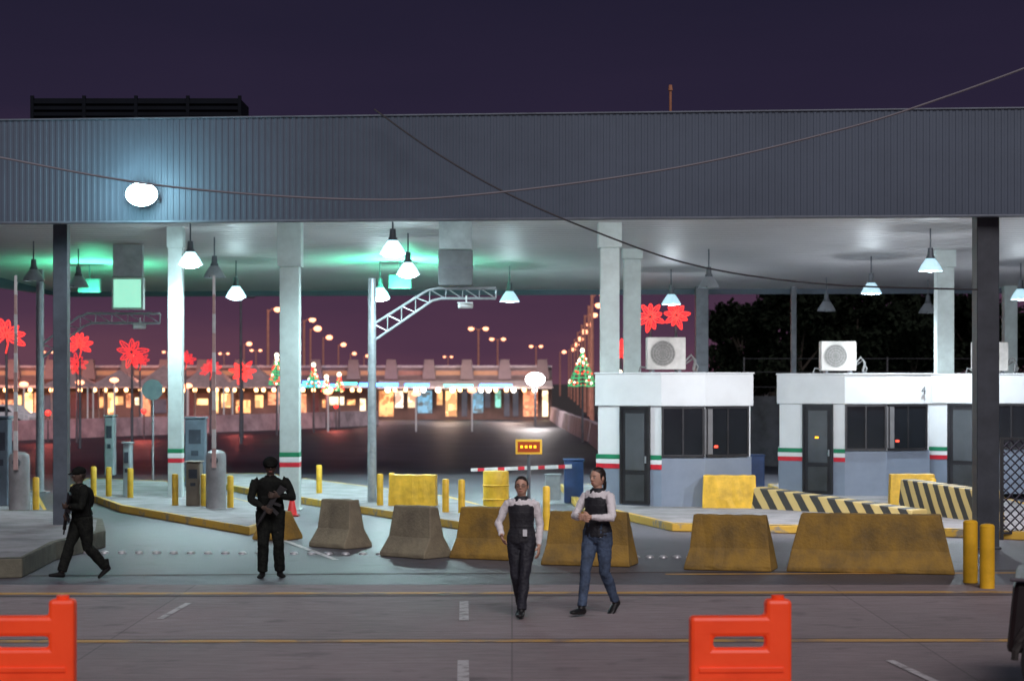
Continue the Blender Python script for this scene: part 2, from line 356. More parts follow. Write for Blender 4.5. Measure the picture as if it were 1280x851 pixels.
# ---------------------------------------------------------------- cables
def cable(p,r,label):
    P=[V(q) for q in p]; out=[]
    for i in range(len(P)-1):
        p0=P[max(i-1,0)];p1=P[i];p2=P[i+1];p3=P[min(i+2,len(P)-1)]
        for k in range(12):
            t=k/12; out.append(.5*((2*p1)+(-p0+p2)*t+(2*p0-5*p1+4*p2-p3)*t*t+(-p0+3*p1-3*p2+p3)*t**3))
    out.append(P[-1]); b=B(); b.pipe(out,r,6)
    return b,label
def W3(px,py,d): return (WX(px,d),d,WZ(py,d))
b,l_=cable([W3(-60,183,29),W3(0,197,29),W3(200,232,28.6),W3(430,249,28),W3(600,243,27.6),W3(850,209,27),W3(1060,160,26.4),W3(1180,122,26),W3(1290,82,25.6),W3(1400,40,25.3)],.015,'thin pale sagging cable strung across in front of the canopy')
place('overhead_cable',[('overhead_cable',b.mesh('overhead_cable',M('cable_grey',(.20,.19,.21),.6,var=.05),smooth=True))],(0,0,0),label=l_,cat='cable')
b,l_=cable([W3(468,137,33.2),W3(540,188,32.9),W3(630,240,32.6),W3(740,288,32.3),W3(870,332,32.1),W3(1030,355,32.2),W3(1222,362,32.9)],.015,'dark cable running from the roof edge down to a column')
place('overhead_cable',[('overhead_cable',b.mesh('overhead_cable',M('cable_black',(.03,.025,.03),.6),smooth=True))],(0,0,0),label=l_,cat='cable')
# ---------------------------------------------------------------- booths
def booth(ox,oy,s,label,num):
    root=tag(mkobj('toll_booth',None,None,(ox,oy,0)),label,'booth','inspection booths under the canopy')
    A=V((-1.32,.85,0))*s; Bp=V((0,0,0)); C=V((.9,-.03,0))*s; D=V((1.95,.5,0))*s; E=V((1.5,3.1,0))*s; F_=V((-1.0,3.3,0))*s
    poly=[A,Bp,C,D,E,F_]; zt=2.93
    cen=sum(poly,V())/6
    b=B(); b.prism([p[:2] for p in poly],.14,1.18,1)
    mkobj('lower_wall',b.mesh('lower_wall',[white,bluegrey],bev=.01),root)
    inn=[(cen+(p-cen)*.985) for p in poly]
    b=B(); b.prism([p[:2] for p in inn],1.183,2.25,0); mkobj('wall',b.mesh('wall',white),root)
    out=[(cen+(p-cen)*1.025) for p in poly]
    b=B(); b.prism([p[:2] for p in out],2.253,zt,0)
    mkobj('parapet',b.mesh('parapet',white,bev=.015),root)
    b=B(); b.prism([(cen+(p-cen)*1.04)[:2] for p in poly],zt+.001,zt+.035,0)
    mkobj('roof_edge',b.mesh('roof_edge',white,bev=.01),root)
    def panel(P,Q,t0,t1,z0,z1,off,th,mat,name,frame=None):
        d=(Q-P); n=V((d.y,-d.x,0)).normalized(); a=P+d*t0+n*off; c=P+d*t1+n*off
        bb=B(); i=n*th
        bb.hexa([(*(a-i)[:2],z0),(*(a)[:2],z0),(*(c)[:2],z0),(*(c-i)[:2],z0),(*(a-i)[:2],z1),(*(a)[:2],z1),(*(c)[:2],z1),(*(c-i)[:2],z1)])
        o=mkobj(name,bb.mesh(name,mat,bev=.004),root)
        if frame:
            e=d.normalized()*.045; fb=B()
            L4=((a-e,a,z0,z1),(c,c+e,z0,z1),(a-e,c+e,z1,z1+.05),(a-e,c+e,z0-.05,z0),((a+c)/2-e*.4,(a+c)/2+e*.4,z0,z1)) if name=='window' else ((a-e,a,z0,z1),(c,c+e,z0,z1),(a-e,c+e,z1,z1+.05))
            for (p,q,za,zb) in L4:
                j=n*.02
                fb.hexa([(*(p-i)[:2],za),(*(p+j)[:2],za),(*(q+j)[:2],za),(*(q-i)[:2],za),(*(p-i)[:2],zb),(*(p+j)[:2],zb),(*(q+j)[:2],zb),(*(q-i)[:2],zb)])
            bmesh.ops.remove_doubles(fb.bm,verts=fb.bm.verts,dist=.0005)
            mkobj('frame',fb.mesh('frame',frame),o)
        return o
    fr=M('window_frame',(.05,.05,.055),.4,.5)
    panel(Bp,C,.05,.95,1.24,2.2,.03,.04,glassd,'window',fr)
    panel(C,D,.06,.88,1.24,2.2,.03,.04,glassd,'window',fr)
    dr=panel(A,Bp,.40,.80,.18,2.2,.03,.04,M('door_frame_dark',(.03,.03,.035),.4,.3),'door',fr)
    d=(Bp-A); n=V((d.y,-d.x,0)).normalized()
    def sub(t0,t1,z0,z1,off,mat,nm):
        a=A+d*t0+n*off;c=A+d*t1+n*off;i=n*.02;bb=B()
        bb.hexa([(*(a-i)[:2],z0),(*a[:2],z0),(*c[:2],z0),(*(c-i)[:2],z0),(*(a-i)[:2],z1),(*a[:2],z1),(*c[:2],z1),(*(c-i)[:2],z1)])
        mkobj(nm,bb.mesh(nm,mat),dr)
    dg_=M('door_glass',(.085,.095,.105),.12,var=.12,scale=.6)
    sub(.46,.75,.9,2.1,.045,dg_,'glass_pane'); sub(.46,.75,.25,.8,.045,M('door_panel',(.045,.05,.055),.4),'door_panel')
    sub(.765,.785,1.05,1.2,.07,steel,'handle')
    if num=='4': sub(.57,.62,1.46,1.50,.06,amber,'reflected_light')
    for i,m in enumerate((red,white,green)):
        panel(A,Bp,-.01,.365,.925+i*.10,1.022+i*.10,.014,.013,m,'flag_stripe'); panel(A,Bp,.835,1.005,.925+i*.10,1.022+i*.10,.014,.013,m,'flag_stripe')
    b=B(); b.box(-.04,-.02,0,.04,0,.05); mkobj('indicator_light',b.mesh('indicator_light',redled),root,(1.15*s,.06,1.38))
    b=B(); b.box(-.09,-.004,0,.09,0,.95); mkobj('blind',b.mesh('blind',M('blind_grey',(.16,.16,.17),.6)),root,(.98*s,-.045,1.245))
    if num:
        cu=bpy.data.curves.new('num','FONT'); cu.body=num; cu.size=.26; cu.extrude=.006
        to=bpy.data.objects.new('tmp',cu); COL.objects.link(to)
        dg=bpy.context.evaluated_depsgraph_get(); tm=bpy.data.meshes.new_from_object(to.evaluated_get(dg)); bpy.data.objects.remove(to)
        tm.materials.clear(); tm.materials.append(M('number_grey',(.08,.08,.09),.5))
        dd=(D-C); nn=V((dd.y,-dd.x,0)).normalized(); o=mkobj('number',tm,root,tuple(C+dd*.74+nn*.10+V((0,0,2.48))))
        o.rotation_euler=(math.radians(90),0,math.atan2(dd.y,dd.x))
    return root
booth(WX(1238,47),47.,1.06,'white and grey angular booth behind a dark post',None)
booth(WX(1056,46),46.,1.06,'white and grey angular booth beside a striped ramp','4')
booth(3.14,42.,1.,'white and grey angular booth with tricolour stripe and dark windows',None)
def ac():
    b=B(); b.box(-.42,-.16,.06,.42,.16,.76); case=b.mesh('casing',M('ac_white',(.58,.55,.52),.5),bev=.02)
    P=[('casing',case)]
    for xx in (-.32,.26):
        b=B(); b.box(xx,-.15,0,xx+.06,.15,.058); P.append(('foot',b.mesh('foot',dsteel)))
    b=B(); n=28
    for r in (.27,.21,.15,.09): b.pipe([(-.08+r*math.cos(2*math.pi*k/n),-.175,.41+r*math.sin(2*math.pi*k/n)) for k in range(n)],.006,5,closed=True)
    for k in range(12):
        a=2*math.pi*k/12; b.pipe([(-.08+.04*math.cos(a),-.175,.41+.04*math.sin(a)),(-.08+.27*math.cos(a),-.175,.41+.27*math.sin(a))],.004,4)
    P.append(('fan_grille',b.mesh('fan_grille',M('grille_grey',(.40,.38,.36),.5,.1))))
    b=B(); b.cyl((-.08,-.168,.41),(-.08,-.162,.41),.26,n=28); P.append(('fan_opening',b.mesh('fan_opening',M('fan_dark',(.22,.21,.20),.6))))
    for pts_,r in (([(.43,-.02,.25),(.55,-.04,.38),(.64,-.05,.25),(.6,-.03,.06),(.66,.1,.01)],.028),([(.43,.05,.18),(.6,.02,.3),(.7,0,.12),(.68,.1,0)],.022),([(-.42,0,.1),(-.55,0,.12),(-.58,0,.01)],.02)):
        b=B(); b.pipe(pts_,r); P.append(('hose',b.mesh('hose',M('hose_grey',(.22,.22,.22),.6),smooth=True)))
    return P
AC=ac()
for px,d in ((832,43.4),(1047,47.6),(1237,48.6)):
    place('air_conditioner',AC,(WX(px,d),d,2.97),rz=.04,label='white air conditioner outdoor unit on a booth roof',cat='air conditioner',group='air conditioners on booth roofs')
# ---------------------------------------------------------------- jersey barriers
def jersey(name,L,mat,hgt=.8,bw=.32,tw=.11,flare=.05):
    b=B(); pr=[(-bw,0),(bw,0),(bw,.07),(tw+.05,.32),(tw,hgt),(-tw,hgt),(-tw-.05,.32),(-bw,.07)]
    n=max(4,int(L/.12)); rings=[]
    for i in range(n+1):
        u=i/n-.5
        rings.append([])
        for y,z in pr:
            fl=flare*(1-z/hgt)*(1 if z<.33 else .7)
            x=u*(L-2*flare)+u*4*fl
            jx=random.uniform(-.012,.012) if (i in (0,n) and z>.1) else 0
            rings[-1].append(b.bm.verts.new((x+jx,y+random.uniform(-.008,.008),z+random.uniform(-.010,.006) if z>.01 else 0)))
    for a,c in zip(rings,rings[1:]):
        for k in range(8): b.bm.faces.new([a[k],a[(k+1)%8],c[(k+1)%8],c[k]])
    b.bm.faces.new(rings[0][::-1]); b.bm.faces.new(rings[-1])
    return b.mesh(name,mat,bev=.018)
def jb(px,py,L,deg,mat,label,hgt=.8,**k):
    x,y=G(px,py); y+=.25
    place('concrete_barrier',[('concrete_barrier',jersey('concrete_barrier',L,mat,hgt,**k))],(x,y,.003),rz=math.radians(deg),label=label,cat='concrete barrier',group='concrete barriers across the lanes')
yj='ochre painted concrete barrier standing on the road'
jb(424,685,.78,-42,conc,'bare grey concrete barrier turned at an angle')
jb(519,697,.90,-42,conc,'bare grey concrete barrier turned at an angle')
jb(610,699,.95,-26,yellowd,yj); jb(738,707,1.28,-16,yellowd,yj); jb(916,713,1.18,-16,yellowd,yj,flare=.06)
jb(1092,716,2.20,-12,yellowd,'long ochre painted concrete barrier on the road',.84,flare=.10)
jb(345,675,.55,-30,yellowd,'short brown concrete barrier behind a soldier',.5)
jb(516,641,1.0,-5,yellow,'bright yellow block barrier on the island',.8,bw=.22,tw=.16,flare=.01)
jb(913,644,1.1,-5,yellow,'bright yellow block barrier in front of a booth',.82,bw=.24,tw=.17,flare=.01)
jb(1143,640,.95,-5,yellow,'bright yellow block barrier in front of a booth',.8,bw=.24,tw=.17,flare=.01)
def stripe_mat():
    m=M('hazard_stripes',(.6,.42,.05),.6); nt=m.node_tree;N=nt.nodes;L=nt.links;b=N['Principled BSDF'];t=N['Texture Coordinate']
    mp=N.new('ShaderNodeMapping'); mp.inputs['Rotation'].default_value=(0,math.radians(38),0); L.new(t.outputs['Object'],mp.inputs['Vector'])
    wv=N.new('ShaderNodeTexWave'); wv.wave_type='BANDS'; wv.bands_direction='X'; wv.inputs['Scale'].default_value=1.0; wv.inputs['Distortion'].default_value=.25; wv.inputs['Detail'].default_value=2; wv.inputs['Detail Scale'].default_value=4
    L.new(mp.outputs['Vector'],wv.inputs['Vector'])
    cr=N.new('ShaderNodeValToRGB'); cr.color_ramp.elements[0].position=.48; cr.color_ramp.elements[0].color=(.03,.028,.025,1); cr.color_ramp.elements[1].position=.52; cr.color_ramp.elements[1].color=(.50,.37,.14,1)
    L.new(wv.outputs['Fac'],cr.inputs['Fac']); L.new(cr.outputs['Color'],b.inputs['Base Color']); return m
hz=stripe_mat()
def ramp(p0,p1,h0,h1,wd,label):
    a=V((*p0,0));c=V((*p1,0)); L=(c-a).length; b=B()
    b.hexa([(0,-wd/2,0),(L,-wd/2,0),(L,wd/2,0),(0,wd/2,0),(0,-wd/2+.08,h0),(L,-wd/2+.04,h1),(L,wd/2-.04,h1),(0,wd/2-.08,h0)])
    place('striped_ramp',[('striped_ramp',b.mesh('striped_ramp',hz,bev=.02))],(a.x,a.y,.003),rz=math.atan2(c.y-a.y,c.x-a.x),label=label,cat='crash barrier')
ramp(G(945,643),G(1150,655),.58,.28,.6,'long black and yellow striped concrete island nose')
ramp(G(1135,648),G(1242,662),.80,.72,.5,'taller black and yellow striped concrete island nose')
# ---------------------------------------------------------------- bollards
def bollard(h,r,mat):
    b=B(); b.tube([((0,0,0),r,r),((0,0,h-.03),r,r),((0,0,h-.008),r*.8,r*.8),((0,0,h),r*.4,r*.4)],n=16); return b.mesh('bollard',mat,smooth=True)
BO=bollard(.82,.068,yellow); BL=bollard(.86,.10,M('bright_yellow_paint',(.85,.48,.02),.45,var=.12,scale=3))
for px,py in ((117,627),(136,628),(219,640),(255,641),(288,643),(399,624),(475,640),(490,638),(557,649),(577,650),(683,662),(45,646),(163,630),(1166,648)):
    x,y=G(px,py); place('bollard',[('bollard',BO)],(x,y,0),label='thin yellow steel bollard',cat='bollard',group='yellow bollards around the islands')
for px,py in ((1213,728),(1234,735)):
    x,y=G(px,py); place('bollard',[('bollard',BL)],(x,y,.004),label='thick bright yellow steel bollard by the dark column',cat='bollard',group='yellow bollards around the islands')
x,y=G(365,645)
b=B(); b.box(-.15,-.15,0,.15,.15,.03); bs=b.mesh('base',M('cone_base',(.25,.02,.02),.6),bev=.01)
b=B(); b.tube([((0,0,.031),.11,.11),((0,0,.40),.035,.035),((0,0,.42),.02,.02)],n=20); cb=b.mesh('cone',M('cone_red',(.7,.03,.03),.5),smooth=True)
place('traffic_cone',[('base',bs),('cone',cb)],(x,y,.003),label='small red traffic cone beside a white column',cat='traffic cone')
armm=M('arm_white',(.7,.68,.68),.5)
def opener(px,py,armtop,label,h=1.25,r=.21):
    x,y=G(px,py)
    b=B(); b.lathe([(r+.03,0),(r+.03,.05),(r,.06),(r,h-.12),(r*.9,h-.05),(r*.5,h),(.001,h+.01)],24); body=b.mesh('housing',M('opener_grey',(.30,.30,.31),.45,.2,var=.2),smooth=True)
    b=B(); b.cyl((0,-.26,h-.2),(0,-.1,h-.2),.08,n=14); piv=b.mesh('pivot',dsteel,smooth=True)
    n=10; b=B(); z0=h-.35; rings=[]
    for i in range(n+1):
        za=z0+(armtop-z0)*i/n; q=.045-.002*i; rings.append([b.bm.verts.new(p) for p in ((-q,-.3,za),(q,-.3,za),(q,-.265,za),(-q,-.265,za))])
    for i in range(n):
        for k in range(4): f=b.bm.faces.new([rings[i][k],rings[i][(k+1)%4],rings[i+1][(k+1)%4],rings[i+1][k]]); f.material_index=0 if i%2 else 1
    arm=b.mesh('barrier_arm',[armm,M('arm_pale_red',(.55,.35,.33),.5)])
    place('barrier_gate',[('housing',body),('pivot',piv),('barrier_arm',arm)],(x,y,.1),label=label,cat='barrier gate',group='barrier gates')
opener(270,644,4.85,'grey round barrier gate with its arm raised upright'); opener(24,648,4.8,'grey round barrier gate with its arm raised upright')
x,y=G(717,628)
b=B(); b.box(-.22,-.2,0,.22,.2,.96); cab=b.mesh('cabinet',blue,bev=.02); b=B(); b.box(-.24,-.22,.962,.24,.22,1.01); ho=b.mesh('hood',blue,bev=.01)
b=B(); n=15; L0=-2.3; rings=[]
for i in range(n+1):
    xa=-.05+L0*i/n; rings.append([b.bm.verts.new(p) for p in ((xa,-.27,.80-.005*i),(xa,-.235,.80-.005*i),(xa,-.235,.885-.006*i),(xa,-.27,.885-.006*i))])
for i in range(n):
    for k in range(4): f=b.bm.faces.new([rings[i][k],rings[i][(k+1)%4],rings[i+1][(k+1)%4],rings[i+1][k]]); f.material_index=1 if i%3==1 else 0
arm=b.mesh('barrier_arm',[armm,red])
place('barrier_gate',[('cabinet',cab),('hood',ho),('barrier_arm',arm)],(x,y,.0),label='blue barrier gate with lowered red and white arm',cat='barrier gate',group='barrier gates')
def cabinet(px,py,w_,dd,z0,h,mat,label,z=.1):
    b=B(); b.box(-w_,-dd,z0,w_,dd,h); P=[('body',b.mesh('body',mat,bev=.02))]
    b=B(); b.box(-w_-.015,-dd-.015,h+.002,w_+.015,dd+.015,h+.04); P.append(('lid',b.mesh('lid',mat,bev=.01)))
    b=B(); b.box(-w_*.8,-dd-.01,z0+.08,w_*.8,-dd-.001,h-.08); P.append(('door',b.mesh('door',mat,bev=.004)))
    x,y=G(px,py); place('utility_cabinet',P,(x,y,z),label=label,cat='cabinet')
cabinet(944,622,.2,.2,0,.9,blue,'small blue cabinet beside a booth')
cabinet(691,630,.17,.15,0,.55,M('dull_white',(.30,.32,.34),.5),'low pale grey cabinet by the barrier gate')
b=B(); r=.28; b.lathe([(r,0),(r,.2),(r+.02,.22),(r,.24),(r,.5),(r+.02,.52),(r,.54),(r,.8),(r*.95,.83),(.001,.835)],24)
x,y=G(620,636); place('drum',[('drum',b.mesh('drum',yellow,smooth=True))],(x,y,.0),label='yellow ribbed steel drum',cat='drum')
x,y=G(661,648)
b=B(); b.cyl((0,0,0),(0,0,1.35),.035,n=10); po=b.mesh('post',dsteel)
b=B(); b.box(-.27,-.06,1.3,.27,.08,1.6); cs=b.mesh('casing',M('sign_yellow',(.8,.5,.05),.5,em=(1,.5,.05),es=.12),bev=.01)
b=B(); b.box(-.225,-.066,1.345,.225,-.061,1.555); sc=b.mesh('screen',M('sign_dark',(.08,.02,.01),.4,em=(.6,.08,.01),es=.5))
P=[('post',po),('casing',cs),('screen',sc)]
for i in range(4):
    b=B(); b.box(-.17+i*.09,-.072,1.43,-.12+i*.09,-.067,1.48); P.append(('display_segment',b.mesh('display_segment',amber)))
place('display_sign',P,(x,y,.0),label='small amber electronic lane sign on a post',cat='sign')
def machine(px,py,wd,h,mat,label,cat='ticket machine',g=None,z=.14):
    x,y=G(px,py); b=B(); b.box(-wd/2,-.2,0,wd/2,.2,h*.97); body=b.mesh('cabinet',mat,bev=.03)
    b=B(); b.box(-wd/2-.03,-.24,h*.972,wd/2+.03,.24,h); hd=b.mesh('hood',mat,bev=.02)
    pm=M('machine_panel',(.05,.06,.08),.25)
    b=B(); b.box(-wd*.3,-.215,h*.62,wd*.3,-.203,h*.82); s1=b.mesh('screen',pm); b=B(); b.box(-wd*.18,-.215,h*.45,wd*.18,-.203,h*.52); s2=b.mesh('slot',pm)
    place(cat.replace(' ','_'),[('cabinet',body),('hood',hd),('screen',s1),('slot',s2)],(x,y,z),label=label,cat=cat)
gb=M('machine_bluegrey',(.11,.145,.185),.45,var=.2); mp_=M('machine_pale',(.28,.33,.35),.5)
machine(245,615,.50,1.75,gb,'tall blue grey lane machine on the island')
machine(243,640,.3,.95,M('machine_brown',(.16,.13,.1),.6),'low brown cabinet between bollards','control cabinet')
machine(160,628,.16,1.25,mp_,'pale slim card reader pillar','card reader')
machine(138,600,.26,1.7,mp_,'pale tall cabinet with camera','control cabinet')
machine(4,640,.30,1.9,gb,'blue grey lane machine beside a barrier gate')
x,y=G(191,606); d=y
b=B(); b.cyl((0,0,0),(0,0,WZ(476,d)),.028,n=10); po=b.mesh('post',steel)
b=B(); b.cyl((0,-.05,WZ(487,d)),(0,-.04,WZ(487,d)),.28,n=32); ds=b.mesh('disc',M('sign_back',(.22,.33,.34),.4,.3),smooth=True)
place('road_sign',[('post',po),('disc',ds)],(x,y,0),label='plain grey round road sign on a thin post',cat='road sign')
# ---------------------------------------------------------------- gantry arms with boxes
def gantry(px,d,zt,pts_u,pts_l,label,pd=0):
    b=B(); x=WX(px,d); b.cyl((0,0,.03),(0,0,zt),.10,.085,n=14); b.box(-.2,-.2,0,.2,.2,.035); po=b.mesh('post',steel,smooth=True)
    U=[V((WX(a,d)-x,0,WZ(c,d))) for a,c in pts_u]; Lo=[V((WX(a,d)-x,0,WZ(c,d))) for a,c in pts_l]
    def samp(P,n=9):
        ln=[0]
        for p,q in zip(P,P[1:]): ln.append(ln[-1]+(q-p).length)
        out=[]
        for i in range(n):
            t=ln[-1]*i/(n-1); j=max(k for k in range(len(P)-1) if ln[k]<=t+1e-9); f=(t-ln[j])/(ln[j+1]-ln[j]); out.append(P[j].lerp(P[j+1],min(f,1)))
        return out
    b=B(); b.pipe(U,.03); b.pipe(Lo,.03); su=samp(U);sl=samp(Lo)
    for i in range(len(su)-1): b.pipe([su[i],sl[i+1]],.012,6); b.pipe([sl[i],su[i]],.012,6)
    b.pipe([su[-1],sl[-1]],.02,6)
    return place('gantry_arm',[('post',po),('truss_arm',b.mesh('truss_arm',steel,smooth=True))],(x,d,0),label=label,cat='gantry',group='steel gantry arms over the lanes')
gantry(465,43.6,WZ(348,43.6),[(467,405),(534,363),(548,360),(620,360)],[(467,426),(540,376),(552,373),(620,373)],'galvanised post with diagonal truss arm over the lane')
gantry(50,50,WZ(352,50),[(52,430),(98,396),(110,392),(200,392)],[(52,448),(104,408),(114,404),(200,404)],'galvanised post with diagonal truss arm over the lane')
def hang_box(px0,px1,py0,py1,d,mat,top,label,glow=False):
    x0,x1=WX(px0,d),WX(px1,d);z1,z0=WZ(py0,d),WZ(py1,d); xc=(x0+x1)/2; hw=(x1-x0)/2
    b=B(); b.box(-hw,-.14,z0,hw,.14,z1); bx=b.mesh('casing',mat,bev=.015)
    b=B(); b.box(-hw+.02,-.1,z1+.02,hw-.02,.1,top); up=b.mesh('mounting_box',M('mounting_grey',(.36,.40,.41),.5),bev=.01)
    parts=[('casing',bx),('mounting_box',up)]
    b=B(); 
    if glow:
        b.box(-hw+.05,-.15,z0+.05,hw-.05,-.142,z1-.05); parts.append(('lit_panel',b.mesh('lit_panel',greenglow)))
    else:
        b.box(-hw-.01,-.16,(z0+z1)/2-.02,hw+.01,-.142,(z0+z1)/2+.02); parts.append(('hinge_strip',b.mesh('hinge_strip',dsteel)))
    return place('lane_signal_box',parts,(xc,d,0),label=label,cat='lane signal',group='lane signal boxes hung from the canopy')
hang_box(548,591,313,357,43.4,M('signal_grey',(.12,.135,.145),.45,.3,var=.2),sof(43.4),'grey lane signal box hung above a truss arm')
hang_box(141,180,347,387,49.,M('signal_pale',(.45,.6,.55),.45),sof(49.4)+.02,'lane signal box glowing pale green',True)
gl=light('signal_light','AREA',(WX(500,52),52.5,4.9),260,(.1,1,.55)); gl.data.size=.5; gl.rotation_euler=(math.radians(165),0,0)
gl2=light('signal_light','AREA',(WX(120,54),53.5,4.7),170,(.1,1,.5)); gl2.data.size=.5; gl2.rotation_euler=(math.radians(165),0,0)
def sig(px,py,d):
    b=B(); b.box(-.3,-.12,-.18,.3,.12,.18); ca=b.mesh('casing',dsteel,bev=.02); b=B(); b.box(-.25,.121,-.13,.25,.13,.13)
    pl=b.mesh('lit_panel',M('signal_green',(.1,.8,.4),.4,em=(.1,1,.5),es=6)); b=B(); b.cyl((0,0,.19),(0,0,sof(d)-WZ(py,d)),.02,n=8)
    place('lane_signal_box',[('casing',ca),('lit_panel',pl),('hanger',b.mesh('hanger',dsteel))],(WX(px,d),d,WZ(py,d)),label='dark lane signal with green light under the canopy',cat='lane signal',group='lane signal boxes hung from the canopy')
sig(500,352,53); sig(112,357,54)
def cam_(px,py,d):
    b=B(); b.cyl((-.16,-.08,0),(.12,.06,.0),.06,n=12); b.box(-.2,-.15,.055,.14,.12,.07); b.cyl((0,0,0),(0,0,.22),.018,n=8)
    place('security_camera',[('security_camera',b.mesh('security_camera',M('camera_white',(.6,.62,.63),.4),smooth=True))],(WX(px,d),d,WZ(py,d)),label='white security camera under the truss arm',cat='security camera')
cam_(583,382,43.4); cam_(175,408,49.8)
# ---------------------------------------------------------------- lattice fence
x0=WX(1252,35);b=B();x1=x0+3.2;z0=.14;z1=1.75
for xx in (x0,x0+1.6,x1): b.box(xx-.03,34.97,0,xx+.03,35.03,z1+.03)
b.box(x0-.03,34.98,z1,x1+.03,35.02,z1+.04); b.box(x0-.03,34.98,z0-.04,x1+.03,35.02,z0); fm=b.mesh('frame',black)
b=B(); s=.16; k=-(z1-z0)
while k<x1-x0:
    for sg in (0,1):
        a=max(0,k); c=min(x1-x0,k+(z1-z0))
        if c>a:
            za=z0+(a-k); zc=z0+(c-k)
            if sg: za=z1-(a-k); zc=z1-(c-k)
            b.pipe([(x0+a,35+(.012 if sg else -.012),za),(x0+c,35+(.012 if sg else -.012),zc)],.014,4)
    k+=s
place('fence_panel',[('frame',fm),('lattice',b.mesh('lattice',M('fence_dark',(.02,.016,.028),.6)))],(0,0,0),label='black diamond lattice steel fence panel',cat='fence')
# ---------------------------------------------------------------- back walls
def wall(path,h,th,mat,name,label,cat,g=None):
    b=B()
    for p,q in zip(path,path[1:]):
        a=V((*p,0));c=V((*q,0));d=(c-a).normalized();n=V((-d.y,d.x,0))*th/2
        b.hexa([(*(a-n)[:2],0),(*(c-n)[:2],0),(*(c+n)[:2],0),(*(a+n)[:2],0),(*(a-n*.5)[:2],h),(*(c-n*.5)[:2],h),(*(c+n*.5)[:2],h),(*(a+n*.5)[:2],h)])
    place(name,[(name,b.mesh(name,mat))],(0,0,0),label=label,cat=cat,group=g)
pw=M('pale_mauve_concrete',(.42,.34,.38),.7,var=.3,scale=.8)
for (a,c) in ((( -40,553),(70,548)),((74,548),(170,544)),((174,544),(262,541)),((266,540),(345,537)),((349,537),(410,534)),((414,534),(470,531))):
    wall([G(*a),G(*c)],.95,.45,pw,'road_barrier','low pale concrete barrier along the far road','concrete barrier','pale barriers along the far road')
for (a,c) in (((770,575),(742,553)),((741,552),(716,540)),((715,539),(700,531)),((699,530),(690,524))):
    wall([G(*a),G(*c)],.95,.5,pw,'road_barrier','low mauve concrete barrier beside the far road','concrete barrier','pale barriers along the far road')
wall([(WX(930,66),66),(WX(1320,66),66)],2.3,.25,M('grey_wall',(.06,.06,.07),.8,var=.3),'perimeter_wall','grey wall behind the booths','wall')
b=B(); xx=WX(930,67)
while xx<WX(1320,67):
    b.cyl((xx,67,0),(xx,67,3.6),.03,n=6); xx+=1.6
for z in (2.6,3.1,3.55): b.pipe([(WX(930,67),67,z),(WX(1320,67),67,z)],.012,4)
place('chain_fence',[('chain_fence',b.mesh('chain_fence',M('fence_steel_dark',(.05,.05,.055),.6)))],(0,0,0),label='thin steel post fence behind the grey wall',cat='fence')
# ---------------------------------------------------------------- trees
def treemesh(seed,h=7.,r=2.6):
    rnd=random.Random(seed); b=B()
    b.tube([((0,0,0),.2,.2),((.05,0,h*.3),.15,.15),((0,.1,h*.6),.09,.09),((0,0,h*.85),.03,.03)],n=8)
    cl=[]
    for i in range(9):
        a=rnd.uniform(0,6.28); z=h*rnd.uniform(.35,.9); rr=r*rnd.uniform(.35,.85)*(1.15-z/h*.6); p=V((math.cos(a)*rr,math.sin(a)*rr,z+rnd.uniform(.2,.8)))
        b.tube([((0,0,z*.75),.06,.06),(tuple(p*.6+V((0,0,z*.3))),.04,.04),(tuple(p),.015,.015)],n=5); cl.append((p,rnd.uniform(.6,1.15)))
    for i in range(9): cl.append((V((rnd.gauss(0,r*.35),rnd.gauss(0,r*.35),h*rnd.uniform(.5,1.0))),rnd.uniform(.5,1.0)))
    tr=b.mesh('trunk',bark,smooth=True)
    bm=bmesh.new()
    for c,cr in cl:
        for k in range(300):
            v=V((rnd.gauss(0,1),rnd.gauss(0,1),rnd.gauss(0,1))).normalized()*cr*rnd.uniform(.35,1.08); v.z*=.8; p=c+v
            s=rnd.uniform(.07,.16); q=Matrix.Rotation(rnd.uniform(0,6.28),3,V((rnd.gauss(0,1),rnd.gauss(0,1),rnd.gauss(0,1))).normalized())
            bm.faces.new([bm.verts.new(p+q@V(t)*s) for t in ((-1,-.6,0),(1,-.5,.2),(.9,.6,0),(-.8,.5,.2))])
    me=bpy.data.meshes.new('crown'); bm.to_mesh(me); bm.free(); me.materials.append(leaf); return [('trunk',tr),('crown',me)]
T=[treemesh(i,6.3+.5*i) for i in range(3)]
for i,(px,d,s) in enumerate(((905,90,.45),(915,96,.62),(928,84,.80),(950,98,.7),(965,90,.95),(1000,80,.9),(1035,86,.82),(1072,82,.95),(1108,88,.98),(1140,80,.86),(1175,85,.95),(1212,82,.85),(1250,88,.9),(1300,84,.9),(1020,98,.8),(1090,100,.85))):
    place('tree',T[i%3],(WX(px,d),d,0),rz=i*1.3,s=s,label='dark leafy tree standing behind the wall',cat='tree',group='dark trees behind the booths')
